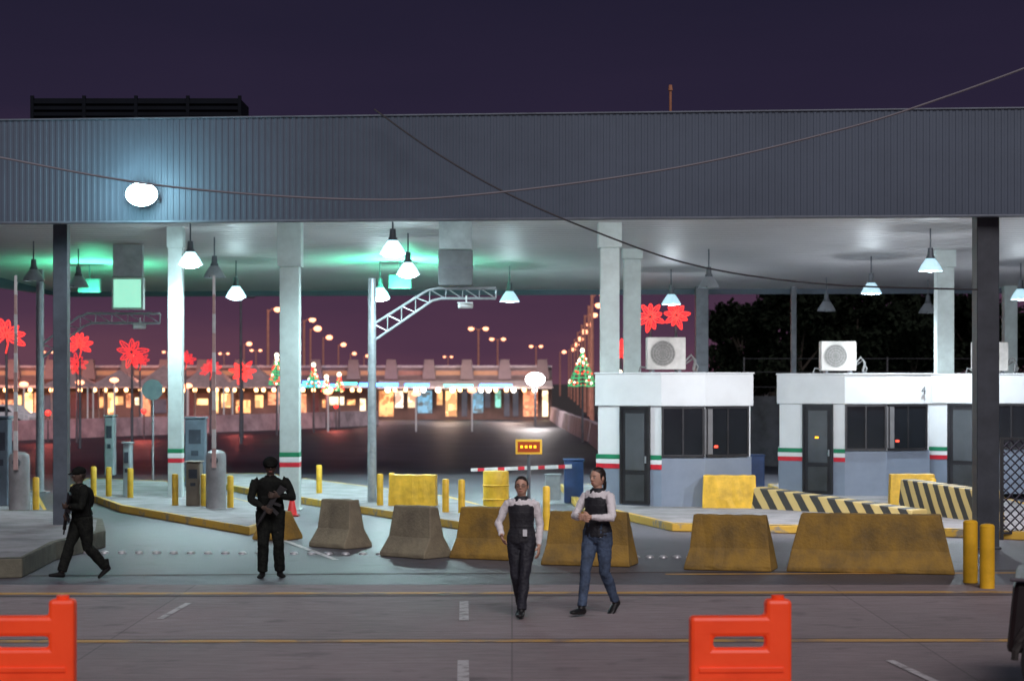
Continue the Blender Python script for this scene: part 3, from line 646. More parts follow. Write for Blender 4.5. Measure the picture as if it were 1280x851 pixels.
# ---------------------------------------------------------------- far building
BY=148.
def bx(px): return WX(px,BY)
bl=tag(mkobj('border_station',None,None,(0,BY,0)),'long low lit border station with pilasters and shopfronts','building')
peach=M('peach_wall',(.19,.145,.155),.8,var=.25,scale=.3); dkpeach=M('brown_wall',(.12,.08,.08),.8,var=.3,scale=.4)
b=B(); b.box(bx(-60),0,0,bx(690),10,3.2); mkobj('wall',b.mesh('wall',dkpeach),bl)
awm=M('awning',(.45,.40,.40),.7)
b=B(); b.box(bx(-60),-1.2,2.35,bx(470),-.02,2.55); mkobj('awning',b.mesh('awning',awm),bl)
b=B(); b.hexa([(bx(474),-2.2,2.3),(bx(690),-2.2,2.3),(bx(690),-.02,2.3),(bx(474),-.02,2.3),(bx(474),-2.2,2.45),(bx(690),-2.2,2.45),(bx(690),-.02,2.9),(bx(474),-.02,2.9)]); mkobj('awning',b.mesh('awning',awm),bl)
b=B(); b.box(bx(-60),.3,3.202,bx(690),10,3.85); mkobj('parapet',b.mesh('parapet',peach),bl)
b=B(); b.box(bx(-60),.1,3.852,bx(690),10,4.02); mkobj('roof',b.mesh('roof',M('roof_grey',(.34,.30,.33),.7)),bl)
b=B(); b.hexa([(-.5,-.3,3.0),(.5,-.3,3.0),(.5,.28,3.0),(-.5,.28,3.0),(-.34,-.25,4.45),(.34,-.25,4.45),(.34,.28,4.45),(-.34,.28,4.45)]); pm=b.mesh('pilaster',peach)
for i in range(16): mkobj('pilaster',pm,bl,(bx(678-i*47.2),0,0))
cl_a=M('clerestory_glow',(.2,.1,.06),.5,em=(1,.42,.22),es=.28); cl_b=M('clerestory_dim',(.2,.1,.08),.5,em=(1,.30,.25),es=.12)
for i in range(15):
    x0=bx(678-i*47.2)-2.3; b=B(); b.box(x0,.285,3.3,x0+1.8,.299,3.62)
    mkobj('high_window',b.mesh('high_window',cl_a if i%3 else cl_b),bl)
cols=[((1,.62,.25),2.6),((1,.80,.50),2.6),((.3,.95,.75),1.1),((1,.50,.18),2.2),((1,.9,.75),3.0),((.25,.65,.95),.9),((1,.38,.18),1.6)]
wms=[window_mat('shop_%d'%i,c,es,1.4+.4*i) for i,(c,es) in enumerate(cols)]
dimw=M('dim_window',(.05,.03,.04),.3,em=(.5,.12,.1),es=.15); dimg=M('dim_grey_window',(.06,.06,.08),.3,em=(.3,.35,.5),es=.12)
rr=random.Random(11)
px=-20
while px<680:
    wpx=rr.choice((7,10,14,18)); 
    if px>455: mt_=rr.choice(wms+[dimg,dimg])
    else: mt_=rr.choice([wms[0],wms[3],wms[6],wms[6],wms[1],dimw,dimw,dimg])
    zt_=2.15 if px>455 else rr.uniform(1.4,2.1)
    b=B(); b.box(bx(px),-.06,rr.choice((.25,.5,.9,1.1)),bx(px+wpx),-.005,zt_); mkobj('window',b.mesh('window',mt_),bl)
    px+=wpx+rr.choice((2,4,6))
b=B(); b.ball((0,0,0),.15,n=8); el=b.mesh('eave_lamp',M('eave_glow',(1,.8,.5),.5,em=(1,.50,.20),es=7)); b=B(); b.ball((0,0,0),.18,n=8); el2=b.mesh('eave_lamp',M('eave_glow_white',(1,1,1),.5,em=(1,.86,.68),es=9))
px=-10
while px<685:
    mkobj('eave_lamp',el2 if (px>470 and rr.random()<.5) else el,bl,(bx(px),-1.3 if px<470 else -2.3,2.2)); px+=rr.choice((9,13,18))
nm_=M('blue_neon',(.1,.3,1),.5,em=(.05,.3,1),es=5); tm_=M('teal_neon',(.1,.8,.8),.5,em=(.1,.9,.8),es=3)
for a,c,z0,z1,yy,m in ((340,425,2.42,2.64,-1.3,nm_),(452,500,2.46,2.72,-2.3,nm_),(508,538,2.46,2.68,-2.3,nm_),(380,412,2.70,2.86,-1.1,nm_),(556,592,2.46,2.62,-2.3,tm_),(430,448,2.6,2.76,-1.3,tm_),(600,640,2.46,2.64,-2.3,nm_)):
    b=B(); b.box(bx(a),yy,z0,bx(c),yy+.08,z1); mkobj('neon_strip',b.mesh('neon_strip',m),bl)
for px,c,pw_ in ((60,(1,.36,.24),750),(200,(1,.38,.26),800),(330,(1,.42,.3),600),(470,(1,.5,.38),450),(560,(1,.7,.55),600),(640,(1,.75,.65),750),(-20,(1,.32,.22),700)):
    light('building_light','POINT',(bx(px),-5.,3.6),pw_,c,bl,.3)
for i,(px,py) in enumerate(((150,468),(205,462),(262,458),(318,462),(90,470))):
    d=138.; x=WX(px,d); b=B(); w_=1.9
    top=b.bm.verts.new((0,0,WZ(py-6,d))); c=[b.bm.verts.new(q) for q in ((-w_,-w_,WZ(484,d)),(w_,-w_,WZ(484,d)),(w_,w_,WZ(484,d)),(-w_,w_,WZ(484,d)))]
    for k in range(4): b.bm.faces.new([c[k],c[(k+1)%4],top])
    P=[('roof',b.mesh('roof',M('tent_fabric',(.36,.25,.25),.7),recalc=True))]
    for q in ((-w_,-w_),(w_,-w_),(w_,w_),(-w_,w_)): 
        b=B(); b.cyl((q[0]*.97,q[1]*.97,0),(q[0]*.97,q[1]*.97,WZ(484,d)),.05,n=6); P.append(('pole',b.mesh('pole',white)))
    place('shade_tent',P,(x,d,0),label='pale pitched fabric shade tent before the station',cat='tent',group='shade tents before the station')
# ---------------------------------------------------------------- street lamps
def slamp(h,double=False,k=1.):
    b=B(); b.cyl((0,0,0),(0,0,h),.15,.10,n=8); arms=(-1,1) if double else (1,)
    for s in arms: b.pipe([(0,0,h-.3),(s*.3,0,h+.05),(s*.8,-.05,h+.15)],.055,6)
    P=[('pole',b.mesh('pole',M('glow_tinted_pole',(.42,.20,.15),.6,.0,em=(1,.3,.2),es=.05),smooth=True))]  # lamplight on the pole is put into its colour and faint emission
    for s in arms:
        b=B(); b.ball((s*.85,-.05,h+.20),.38,.22,.09,n=12); P.append(('lamp_head',b.mesh('lamp_head',dsteel,smooth=True)))
        b=B(); b.ball((s*.85,-.05,h+.02),.34*k,.30*k,.24*k,n=12); P.append(('bulb',b.mesh('bulb',pink,smooth=True)))
    return P
S1=slamp(9.);S2=slamp(9.,True); S3=slamp(9.,False,1.35)
for px,py,dbl in ((335,387,0),(388,411,0),(404,422,0),(423,431,0),(320,438,1),(598,411,1),(622,424,1),(670,433,1),(740,368,0),(736,382,0),(731,394,0),(727,406,0),(722,415,0),(718,424,0),(714,431,0),(711,437,0),(365,441,0),(438,442,0),(210,440,1),(380,400,0),(305,430,0),(280,442,1),(455,445,0),(560,446,1),(700,440,0),(160,444,0),(60,440,1)):
    d=6.25*2500/(478-py); place('street_lamp',S2 if dbl else (S3 if d>220 else S1),(WX(px,d),d,0),label='tall street lamp with glowing pinkish orange head',cat='street lamp',group='glowing street lamps along the far road')
b=B(); b.cyl((0,0,0),(0,0,WZ(373,90)),.08,.05,n=8); b.pipe([(0,0,WZ(375,90)),(.3,0,WZ(371,90))],.03,6); b.ball((.45,0,WZ(371,90)),.22,.12,.06)
place('street_lamp',[('street_lamp',b.mesh('street_lamp',dsteel,smooth=True))],(WX(301,90),90,0),label='unlit dark street lamp pole',cat='street lamp',group='glowing street lamps along the far road')
d=125.; b=B(); b.cyl((0,0,0),(0,0,WZ(474,d)),.07,n=8); po=b.mesh('pole',dsteel); b=B(); b.ball((0,-.1,WZ(474,d)),.60,.15,.42,n=16)
o=place('floodlight',[('pole',po),('lens',b.mesh('lens',M('white_flood',(1,1,1),.5,em=(1,.95,.95),es=30),smooth=True))],(WX(669,d),d,0),label='bright white work light on a pole far down the road',cat='floodlight')
light('flood_light','POINT',(0,-1,WZ(470,d)),700,(1,.9,.88),o,.4)
for px,py in ((143,475),(590,488),(100,478),(520,492),(235,482),(30,480),(410,490)):
    d=112.; z=WZ(py,d); b=B(); b.cyl((0,0,0),(0,0,z),.05,n=6); po=b.mesh('pole',white); b=B(); b.ball((0,-.05,z),.26,.2,.14,n=12)
    place('street_lamp',[('pole',po),('bulb',b.mesh('bulb',pink,smooth=True))],(WX(px,d),d,0),label='short lamp post with a glowing head',cat='street lamp',group='short lamp posts')
# ---------------------------------------------------------------- christmas decorations
def flower(r,seed,full):
    b=B(); rn=random.Random(seed)
    angs=[2*math.pi*k/9+.2 for k in range(9)] if full else [math.pi*(-.12+1.24*k/7) for k in range(8)]
    for a in angs:
        a+=rn.uniform(-.10,.10); ca,sa=math.cos(a),math.sin(a); rl=r*rn.uniform(.75,1.12)
        pts=[]
        for j in range(12):
            t=2*math.pi*j/12; c_=math.cos(t); u_=rl*(.14+.43*(1+c_)); v_=r*.155*math.sin(t)*(1-.35*c_); pts.append((u_*ca-v_*sa,0,u_*sa+v_*ca))
        b.pipe(pts,r*.038,5,closed=True)
        b.pipe([(rl*.15*ca,.0,rl*.15*sa),(rl*.8*ca,.0,rl*.8*sa)],r*.03,5)
    if not full: b.pipe([(0,0,-r*.9),(r*.12,0,-r*.4),(0,0,r*.1)],r*.035,5); b.pipe([(-r*.5,0,-r*.5),(-r*.2,0,-r*.2),(0,0,0)],r*.035,5)
    return b
def deco(px,py,rp,d,full=True,m=redglow):
    r=rp/F*d; z=WZ(py,d); b=flower(r,int(px),full); fm=b.mesh('light_flower',[m,whiteled]); 
    o=mkobj('light_decoration',None,None,(WX(px,d),d,0)); tag(o,'red lit flower decoration mounted on a pole','christmas decoration','lit christmas decorations on poles')
    mkobj('light_flower',fm,o,(0,-.1,z)); b=B(); b.cyl((0,0,0),(0,0,z+r*.5),.06,.04,n=8); mkobj('pole',b.mesh('pole',dsteel),o)
for q in ((100,432,17,84,False,redglow),(8,420,24,72,False,redglow),(165,440,20,84,True,reddim),(303,465,16,100,True,redglow),(263,462,14,104,False,reddim),(813,396,19,66,True,redglow),(845,394,18,66,True,redglow),(776,438,15,80,True,redglow),(232,450,13,110,False,reddim),(96,455,14,92,True,reddim),(175,452,12,110,False,reddim)): deco(*q)
for px,d in ((60,92),(180,98),(300,108),(420,118)):
    o=mkobj('marker_lamp',None,None,(WX(px,d),d,0)); tag(o,'low red marker lamp beside the far barrier','lamp','red marker lamps')
    b=B(); b.cyl((0,0,0),(0,0,1.3),.04,n=6); mkobj('post',b.mesh('post',dsteel),o); b=B(); b.ball((0,0,1.35),.14,n=8); mkobj('bulb',b.mesh('bulb',redglow,smooth=True),o)
    light('marker_light','POINT',(0,-.5,1.9),130,(1,.18,.14),o,.2)
def xtree(px,py,wp,hp,d):
    w_=wp/F*d/2;h=hp/F*d; z0=WZ(py+hp/2,d); b=B(); n=9
    for i in range(n):
        z=z0+h*i/n; r=w_*(1-i/n); m_=16; b.pipe([(r*math.cos(2*math.pi*k/m_),r*math.sin(2*math.pi*k/m_),z+.04*math.sin(k*2.3)) for k in range(m_)],.022*d/100,5,closed=True)
    for k in range(10):
        a=2*math.pi*k/10; b.pipe([(w_*math.cos(a),w_*math.sin(a),z0),(0,0,z0+h)],.015*d/100,4)
    r2=random.Random(int(px))
    for k in range(50):
        t=r2.random(); a=r2.uniform(0,6.28); r=w_*(1-t)*1.03; b.ball((r*math.cos(a),r*math.sin(a),z0+h*t),.05*d/100,n=6,mi=r2.choice((1,2,2)))
    gm=b.mesh('light_cone',[greenled,whiteled,redglow]); b=B(); b.ball((0,0,z0+h),.12*d/100,n=6); st=b.mesh('top_light',whiteled)
    b=B(); b.cyl((0,0,0),(0,0,z0+h),.06,.03,n=8)
    place('light_tree',[('light_cone',gm),('top_light',st),('pole',b.mesh('pole',dsteel))],(WX(px,d),d,0),label='christmas tree of green lights on a pole',cat='christmas decoration',group='lit christmas decorations on poles')
for q in ((728,460,36,44,92),(392,470,18,28,110),(424,478,12,20,120),(346,462,20,36,105),(775,478,12,26,70),(408,480,12,18,118)): xtree(*q)
# ---------------------------------------------------------------- distant car
def car_parts(col):
    side=[(-2.1,.35),(-2.15,.75),(-1.9,.95),(-1.1,1.0),(-.6,1.42),(.7,1.45),(1.3,1.02),(2.0,.92),(2.15,.6),(2.1,.35)]
    b=B(); b.extr([(p[0],p[1]) for p in side],-.8,.8); parts=[('body',b.mesh('body',col,bev=.06))]
    for s in (-.81,.805): 
        b=B(); b.extr([(-.95,1.02),(-.52,1.36),(.62,1.38),(1.08,1.04)],s,s+.006); parts.append(('window',b.mesh('window',glassd)))
    for x in (-.82,.62):
        for y in (-1.35,1.3):
            b=B(); b.cyl((x,y,.33),(x+.2,y,.33),.33,n=20); parts.append(('wheel',b.mesh('wheel',rubber)))
    return parts
x,y=G(8,536); place('parked_car',car_parts(M('white_car',(.75,.75,.78),.3)),(x,y,0),rz=1.2,label='small white car on the far road',cat='car')
# ---------------------------------------------------------------- orange plastic barricades
def barricade():
    b=B(); T=.075
    xs=[-.395,-.215,.195,.395]; zs=[.10,.68,.775,.93,1.06]
    vv={}
    def vt(i,j):
        if (i,j) not in vv: vv[(i,j)]=b.bm.verts.new((xs[i],-T,zs[j]))
        return vv[(i,j)]
    for i in range(3):
        for j in range(4):
            if (i==1 and j==1) or (j==3 and i!=2): continue
            b.bm.faces.new([vt(i,j),vt(i+1,j),vt(i+1,j+1),vt(i,j+1)])
    r=bmesh.ops.extrude_face_region(b.bm,geom=list(b.bm.faces)); bmesh.ops.translate(b.bm,verts=[g for g in r['geom'] if isinstance(g,bmesh.types.BMVert)],vec=(0,2*T,0))
    body=b.mesh('panel',orange,bev=.03); P=[('panel',body)]
    for z in (.3,.5):
        b=B(); b.box(-.33,-T-.014,z,.33,-T-.002,z+.04); P.append(('rib',b.mesh('rib',orange,bev=.005)))
    for x in (-.31,.31):
        b=B(); b.hexa([(x-.11,-.25,0),(x+.11,-.25,0),(x+.11,.25,0),(x-.11,.25,0),(x-.07,-.09,.098),(x+.07,-.09,.098),(x+.07,.09,.098),(x-.07,.09,.098)]); P.append(('foot',b.mesh('foot',orange,bev=.02)))
    b=B(); b.cyl((.295,0,1.062),(.295,0,1.09),.05,n=16); P.append(('cap',b.mesh('cap',orange,smooth=True)))
    return P
OB=barricade()
for px in (925,31):
    place('plastic_barricade',OB,(WX(px,15.6),15.6,.004),rz=.03,label='bright orange plastic barricade with a handle slot',cat='traffic barricade',group='orange plastic barricades')
# ---------------------------------------------------------------- pickup at right edge
tp=M('dark_truck_paint',(.02,.016,.016),.35,.2)
root=tag(mkobj('pickup_truck',None,None,(4.20,17.0,0),rz=math.radians(-15)),'dark pickup truck with only its rear corner visible','pickup truck')
b=B(); b.hexa([(0,.0,.45),(1.9,.0,.45),(1.9,1.8,.45),(0,1.8,.45),(.06,.05,1.06),(1.9,.05,1.06),(1.9,1.75,1.06),(.06,1.75,1.06)]); mkobj('bed',b.mesh('bed',tp,bev=.05),root)
b=B(); b.hexa([(1.905,0,.4),(5.2,0,.4),(5.2,1.8,.4),(1.905,1.8,.4),(1.905,.05,1.08),(5.15,.05,.98),(5.15,1.75,.98),(1.905,1.75,1.08)]); mkobj('body',b.mesh('body',tp,bev=.05),root)
b=B(); b.hexa([(1.95,.08,1.085),(3.9,.08,1.085),(3.9,1.72,1.085),(1.95,1.72,1.085),(2.15,.2,1.7),(3.3,.2,1.7),(3.3,1.6,1.7),(2.15,1.6,1.7)]); mkobj('cab',b.mesh('cab',glassd,bev=.05),root)
b=B(); b.box(.03,-.02,1.062,1.88,.06,1.09); mkobj('bed_rail',b.mesh('bed_rail',M('rail_grey',(.08,.07,.08),.5,.2),bev=.01),root)
for x in (.50,4.2):
    for y in (-.05,1.63):
        b=B(); b.tube([((x,y,.38),.33,.33),((x,y+.02,.38),.38,.38),((x,y+.2,.38),.38,.38),((x,y+.22,.38),.33,.33)],n=32); wh=mkobj('wheel',b.mesh('wheel',rubber,smooth=True),root)
        b=B(); b.cyl((x,y-.012,.38),(x,y+.02,.38),.22,n=24); mkobj('rim',b.mesh('rim',steel,smooth=True),wh)
b=B(); n=16
b.pipe([(.50+.43*math.cos(math.pi*k/n),-.02,.40+.43*math.sin(math.pi*k/n)) for k in range(n+1)],.035,6); mkobj('wheel_arch',b.mesh('wheel_arch',M('arch_black',(.03,.026,.024),.6)),root)
# ---------------------------------------------------------------- people
TS=bpy.data.scenes.new('tmp_scene')
def ik(a,b,l1,l2,pole):
    d=b-a; L_=min(d.length,(l1+l2)*.998); dr=d.normalized(); x=(l1*l1-l2*l2+L_*L_)/(2*L_); h=math.sqrt(max(l1*l1-x*x,0)); p=pole-dr*pole.dot(dr)
    return a+dr*x+p.normalized()*h, a+dr*L_
def remesh(b,name,mat,vox,nz=0.,nscale=14,smooth_it=3):
    me=b.mesh(name+'_src',mat); o=bpy.data.objects.new('tmp',me); TS.collection.objects.link(o)
    md=o.modifiers.new('r','REMESH'); md.mode='VOXEL'; md.voxel_size=vox
    sm_=o.modifiers.new('s','SMOOTH'); sm_.factor=.5; sm_.iterations=smooth_it
    TS.view_layers[0].update(); dg=TS.view_layers[0].depsgraph
    out=bpy.data.meshes.new_from_object(o.evaluated_get(dg)); bpy.data.objects.remove(o); bpy.data.meshes.remove(me)
    out.name=name
    if nz:
        nv=len(out.vertices); co=[0.]*(nv*3); out.vertices.foreach_get('co',co); no_=[0.]*(nv*3); out.vertices.foreach_get('normal',no_)
        for i in range(nv):
            x,y,z=co[3*i:3*i+3]
            k=(noise.noise(V((x*nscale,y*nscale,z*nscale*.6)))+.5*noise.noise(V((x,y,z))*nscale*2.2))*nz
            co[3*i]+=no_[3*i]*k; co[3*i+1]+=no_[3*i+1]*k; co[3*i+2]+=no_[3*i+2]*k
        out.vertices.foreach_set('co',co); out.update()
    out.materials.clear(); out.materials.append(mat); out.shade_smooth(); return out
skin=M('skin',(.58,.34,.24),.5,var=.06); hairm=M('dark_hair',(.022,.014,.010),.4,bump=.4,bscale=90)
def lerp(a,b,t): return a+(b-a)*t
def human(loc,rz,s,label,fit,feet,wrists,epoles,head_rot=(0,0),male=False,handcurl=.6,palm=None,lean=0.):
    root=tag(mkobj('person',None,None,loc,rz,s),label,'person','people at the crossing')
    sw=.205 if male else .165; bk=1.22 if male else .97
    hips=[V((.085,0,.89)),V((-.085,0,.89))]; sh=[V((sw,.01+lean,1.345)),V((-sw,.01+lean,1.345))]
    ank=[V(f[:3]) for f in feet]
    knees=[];
    for i in range(2): 
        k,a=ik(hips[i],ank[i],.425,.405,V(feet[i][4]) if len(feet[i])>4 else V((0,-1,0))); knees.append(k); ank[i]=a
    elb=[];wr=[]
    for i in range(2):
        e,w_=ik(sh[i],V(wrists[i]),.285,.25,V(epoles[i])); elb.append(e); wr.append(w_)
    TR=[(.80,.09,.075),(.87,.160,.112),(.94,.165,.112),(1.03,.132,.095),(1.10,.130,.092),(1.20,.142,.108),(1.28,.150,.100),(1.345,.140,.080),(1.385,.085,.06),(1.41,.055,.055)]
    if male: TR=[(z,rx*1.18 if z>1.0 else rx*1.05,ry*1.15) for z,rx,ry in TR]
    def torso(b,o,z0=0,z1=2):
        P=[((0,lean*max(0,(z-.9)/.45),z),(rx+o),(ry+o)) for z,rx,ry in TR if z0<=z<=z1]; b.tube(P,n=20)
    def leg(b,i,o,end=1.,hem=0.):
        h,k,a=hips[i],knees[i],ank[i]
        P=[(h+V((0,0,.03)),.092*bk+o,.095*bk+o),(lerp(h,k,.35),.082*bk+o,.085*bk+o),(lerp(h,k,.75),.063*bk+o,.064*bk+o),(k,.055*bk+o,.056*bk+o),(lerp(k,a,.3)+V((0,.012,0)),.054*bk+o+hem*.3,.056*bk+o+hem*.3),(lerp(k,a,.7),.042*bk+o+hem*.7,.042*bk+o+hem*.7),(lerp(k,a,end),.037*bk+o+hem,.038*bk+o+hem)]
        b.tube(P,n=14)
    def arm(b,i,o,end=1.):
        h,k,a=sh[i],elb[i],wr[i]
        ins=V((-.04 if h.x>0 else .04,0,-.01))
        P=[(h+ins,.055*bk+o,.055*bk+o),(h+V((0,0,-.02)),.050*bk+o,.052*bk+o),(lerp(h,k,.4),.044*bk+o,.045*bk+o),(lerp(h,k,.9),.037*bk+o,.038*bk+o),(k,.036*bk+o,.036*bk+o),(lerp(k,a,.3),.036*bk+o,.036*bk+o),(lerp(k,a,.75),.028+o,.027+o),(lerp(k,a,end),.024+o,.022+o)]
        b.tube(P,n=12)
    HC=V((0,lean-.005,1.53)); hr=Matrix.Rotation(head_rot[0],4,'Z')@Matrix.Rotation(head_rot[1],4,'X')
    def hp(x,y,z): return HC+(hr@V((x,y,z)))
    def foot(b,i,o,top=.0):
        a=ank[i]; yaw=feet[i][3]; pitch=feet[i][5] if len(feet[i])>5 else 0
        f=V((math.sin(yaw),-math.cos(yaw),0)); dn=V((0,0,-1))
        fw=(f*math.cos(pitch)+dn*math.sin(pitch)); dd=(dn*math.cos(pitch)-f*math.sin(pitch))
        P=[(a-fw*.055+dd*.045,.022+o,.022+o),(a-fw*.03+dd*.04,.032+o,.035+o),(a+fw*.05+dd*.045,.036+o,.032+o),(a+fw*.12+dd*.055,.042+o,.022+o),(a+fw*.165+dd*.06,.034+o,.016+o),(a+fw*.185+dd*.062,.018+o,.010+o)]
        sd=V((f.y,-f.x,0)); b.tube(P,ref=sd,n=14); b.tube([(a+V((0,0,top+.02)),.036+o,.038+o),(a+dd*.05,.034+o,.04+o)],n=12)
    b=B(); torso(b,0)
    for i in (0,1): leg(b,i,0); arm(b,i,0); foot(b,i,-.004)
    b.tube([(V((0,lean,1.36)),.06,.058),(V((0,lean,1.42)),.05,.052),(hp(0,.01,-.03),.048,.052)],n=14)
    b.ball(HC,.073,.090,.112,n=20,rot=hr); b.ball(hp(0,-.028,-.055),.052,.058,.055,n=16,rot=hr)
    b.tube([(hp(0,-.084,.020),.009,.008),(hp(0,-.103,-.012),.014,.013),(hp(0,-.092,-.026),.016,.008)],n=8)
    b.ball(hp(0,-.084,-.052),.022,.010,.008,n=10,rot=hr)
    for s_ in (-1,1): b.ball(hp(s_*.075,.01,-.008),.01,.02,.03,n=10,rot=hr)
    for i in range(2):
        w_=wr[i]; dr=(w_-elb[i]).normalized(); n_=V(palm[i]) if palm else V((-1 if i==0 else 1,0,0)); n_=(n_-dr*n_.dot(dr)).normalized(); sd=dr.cross(n_)
        ts=1 if sd.dot(V((0,-1,.5)))>0 else -1
        b.tube([(w_-dr*.02,.026,.02),(w_+dr*.03,.034,.016),(w_+dr*.075,.041,.015),(w_+dr*.092,.038,.012)],ref=sd,n=12)
        for j,(off,ln) in enumerate(((-.031,.060),(-.011,.074),(.010,.078),(.031,.070))):
            p=w_+dr*.085+sd*off*ts; P=[(p,.0092,.0092)]
            for sg in range(3):
                c=handcurl*(.5+.5*sg); dcur=(dr*math.cos(c)+n_*math.sin(c)+sd*ts*off*3).normalized(); p=p+dcur*ln*(.45,.32,.25)[sg]; P.append((p,.0088-.0008*sg,.0088-.0008*sg))
            b.tube(P,ref=sd,n=8)
        p=w_+dr*.02+sd*ts*.022; q=p+(dr*.6+sd*ts*.7+n_*.35).normalized()*.042; r_=q+(dr*.85+sd*ts*.25+n_*.5).normalized()*.032
        b.tube([(p,.014,.014),(q,.0115,.0115),(r_,.009,.009)],n=8)
    mkobj('body',remesh(b,'body',fit.get('skin',skin),.0062,smooth_it=2),root)
    for s_ in (-1,1):
        b=B(); b.ball(hp(s_*.029,-.079,.010),.0135,.008,.007,n=10,rot=hr); ey=mkobj('eye',b.mesh('eye',M('eye_white',(.5,.48,.45),.3),smooth=True),root)
        b=B(); b.ball(hp(s_*.029,-.086,.010),.0065,.004,.0065,n=8,rot=hr); mkobj('iris',b.mesh('iris',black,smooth=True),ey)
        b=B(); b.pipe([hp(s_*.014,-.090,.028),hp(s_*.03,-.088,.033),hp(s_*.047,-.077,.028)],.0030,5); mkobj('eyebrow',b.mesh('eyebrow',hairm),root)
    b=B(); b.pipe([hp(-.022,-.0865,-.052),hp(0,-.0955,-.050),hp(.022,-.0865,-.052)],.0045,6); mkobj('lips',b.mesh('lips',M('lips',(.4,.12,.10),.5)),root)
    vox=.008
    b=B(); torso(b,.012,.79,1.05); 
    for i in (0,1): leg(b,i,.008,.97,fit.get('hem',.012))
    mkobj('trousers',remesh(b,'trousers',fit['trousers'],vox,.009,16),root)
    b=B(); torso(b,.008,.86,1.39)
    for i in (0,1): arm(b,i,.008,.94)
    mkobj('jacket' if male else 'shirt',remesh(b,'shirt',fit['shirt'],vox,.008,18),root)
    for i in (0,1):
        b=B(); foot(b,i,.006,.1 if male else .0); nm='boot' if male else 'shoe'
        mkobj(nm,remesh(b,nm,fit['shoes'],.007),root)
    b=B(); o=.024 if male else .014
    zz=[(z,rx+o,ry+o+.002) for z,rx,ry in TR if (.93 if male else .86)<=z<=1.29]+[(1.345,.118 if not male else .145,.088 if not male else .10),(1.395,.088,.070),(1.415,.062,.060)]
    b.tube([((0,lean*max(0,(z-.9)/.45),z),rx,ry) for z,rx,ry in zz],n=24)
    if male:
        for xx in (-.10,-.035,.035,.10): b.box(xx-.028,lean-.165,1.0,xx+.028,lean-.08,1.12)
        b.ball((0,lean+.14,1.19),.14,.08,.17)
    else:
        for z,rx,ry in ((.90,.163,.112),(.98,.152,.104),(1.06,.131,.095),(1.14,.134,.098),(1.22,.144,.107),(1.29,.147,.098)):
            n=28; b.pipe([((rx+.009)*math.cos(2*math.pi*k/n),lean*(z-.9)/.45+(ry+.011)*math.sin(2*math.pi*k/n),z) for k in range(n)],.008,6,closed=True)
    mkobj('vest',remesh(b,'vest',fit['vest'],.007,.004,22,2),root)
    if male:
        b=B()
        if fit['hat']=='helmet':
            b.ball(hp(0,.012,.050),.105,.125,.090,n=20,rot=hr); b.tube([(hp(0,-.10,.035),.06,.012),(hp(0,-.130,.028),.045,.008)],n=10); nm='helmet'
        else:
            b.ball(hp(0,.01,.052),.092,.108,.076,n=20,rot=hr); b.tube([(hp(0,-.08,.05),.07,.012),(hp(0,-.150,.035),.05,.008)],n=12); nm='cap'
        mkobj(nm,remesh(b,nm,fit['vest'],.007),root)
        b=B(); b.ball(hp(0,.02,.0),.08,.09,.07,n=14,rot=hr); mkobj('hair',b.mesh('hair',hairm,smooth=True),root)
    else:
        b=B(); b.ball(hp(0,.028,.026),.078,.088,.090,n=20,rot=hr); b.ball(hp(0,.008,.062),.068,.072,.056,n=18,rot=hr); b.ball(hp(0,.10,-.02),.036,.033,.05,n=12,rot=hr); b.ball(hp(.0,.115,-.08),.024,.022,.08,n=12,rot=hr)
        for s_ in (-1,1): b.ball(hp(s_*.066,.008,.01),.014,.040,.055,n=10,rot=hr)
        mkobj('hair',remesh(b,'hair',hairm,.006,.003,40,2),root)
    return root,hp
def P4(px,py): x,y=G(px,py); return (x,y,.004)
black_v=M('black_vest',(.016,.017,.022),.65,bump=.3); wh=M('white_sleeve',(.80,.77,.77),.8,bump=.3,var=.06); navy=M('navy_trousers',(.016,.017,.026),.7,bump=.3); jeans=M('blue_jeans',(.065,.10,.165),.8,var=.35,scale=8,bump=.4,bscale=80); shoe=M('black_shoe',(.012,.012,.012),.4)
cam1=M('dark_camouflage',(.016,.018,.015),.9,scale=14,c2=(.006,.007,.007),bump=.4,spec=.12); boot=M('boot_black',(.008,.008,.008),.7,spec=.2); sv=M('soldier_vest',(.011,.012,.011),.9,scale=12,c2=(.005,.006,.005),bump=.3,spec=.12)
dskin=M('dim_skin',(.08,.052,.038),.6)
wroot,whp=human(P4(652,770),math.radians(-14),1.0,'woman in black vest, white sleeves and glasses walking',
  dict(trousers=navy,shirt=wh,shoes=shoe,vest=black_v),
  [(.045,-.20,.085,.1,(0,-1,0),-.1),(-.045,.17,.12,-.05,(0,-1,0),.45)],
  [(.215,-.02,.83),(-.20,-.16,.95)],[(.3,1,0),(-.8,1,0)],(.12,.04),palm=[(-1,0,0),(1,-.2,0)])
for s_ in (-1,1):
    b=B(); n=14; b.pipe([whp(s_*.031+.021*math.cos(2*math.pi*k/n),-.103,.010+.016*math.sin(2*math.pi*k/n)) for k in range(n)],.0022,5,closed=True); b.pipe([whp(s_*.050,-.102,.013),whp(s_*.074,0,.008)],.0022,5); b.pipe([whp(s_*.0105,-.1035,.012),whp(0,-.104,.012)],.0022,5)
    mkobj('glasses',b.mesh('glasses',black),wroot)
b=B(); b.box(.05,-.145,.95,.10,-.138,1.03,0); mkobj('badge',b.mesh('badge',[white,blue]),wroot)
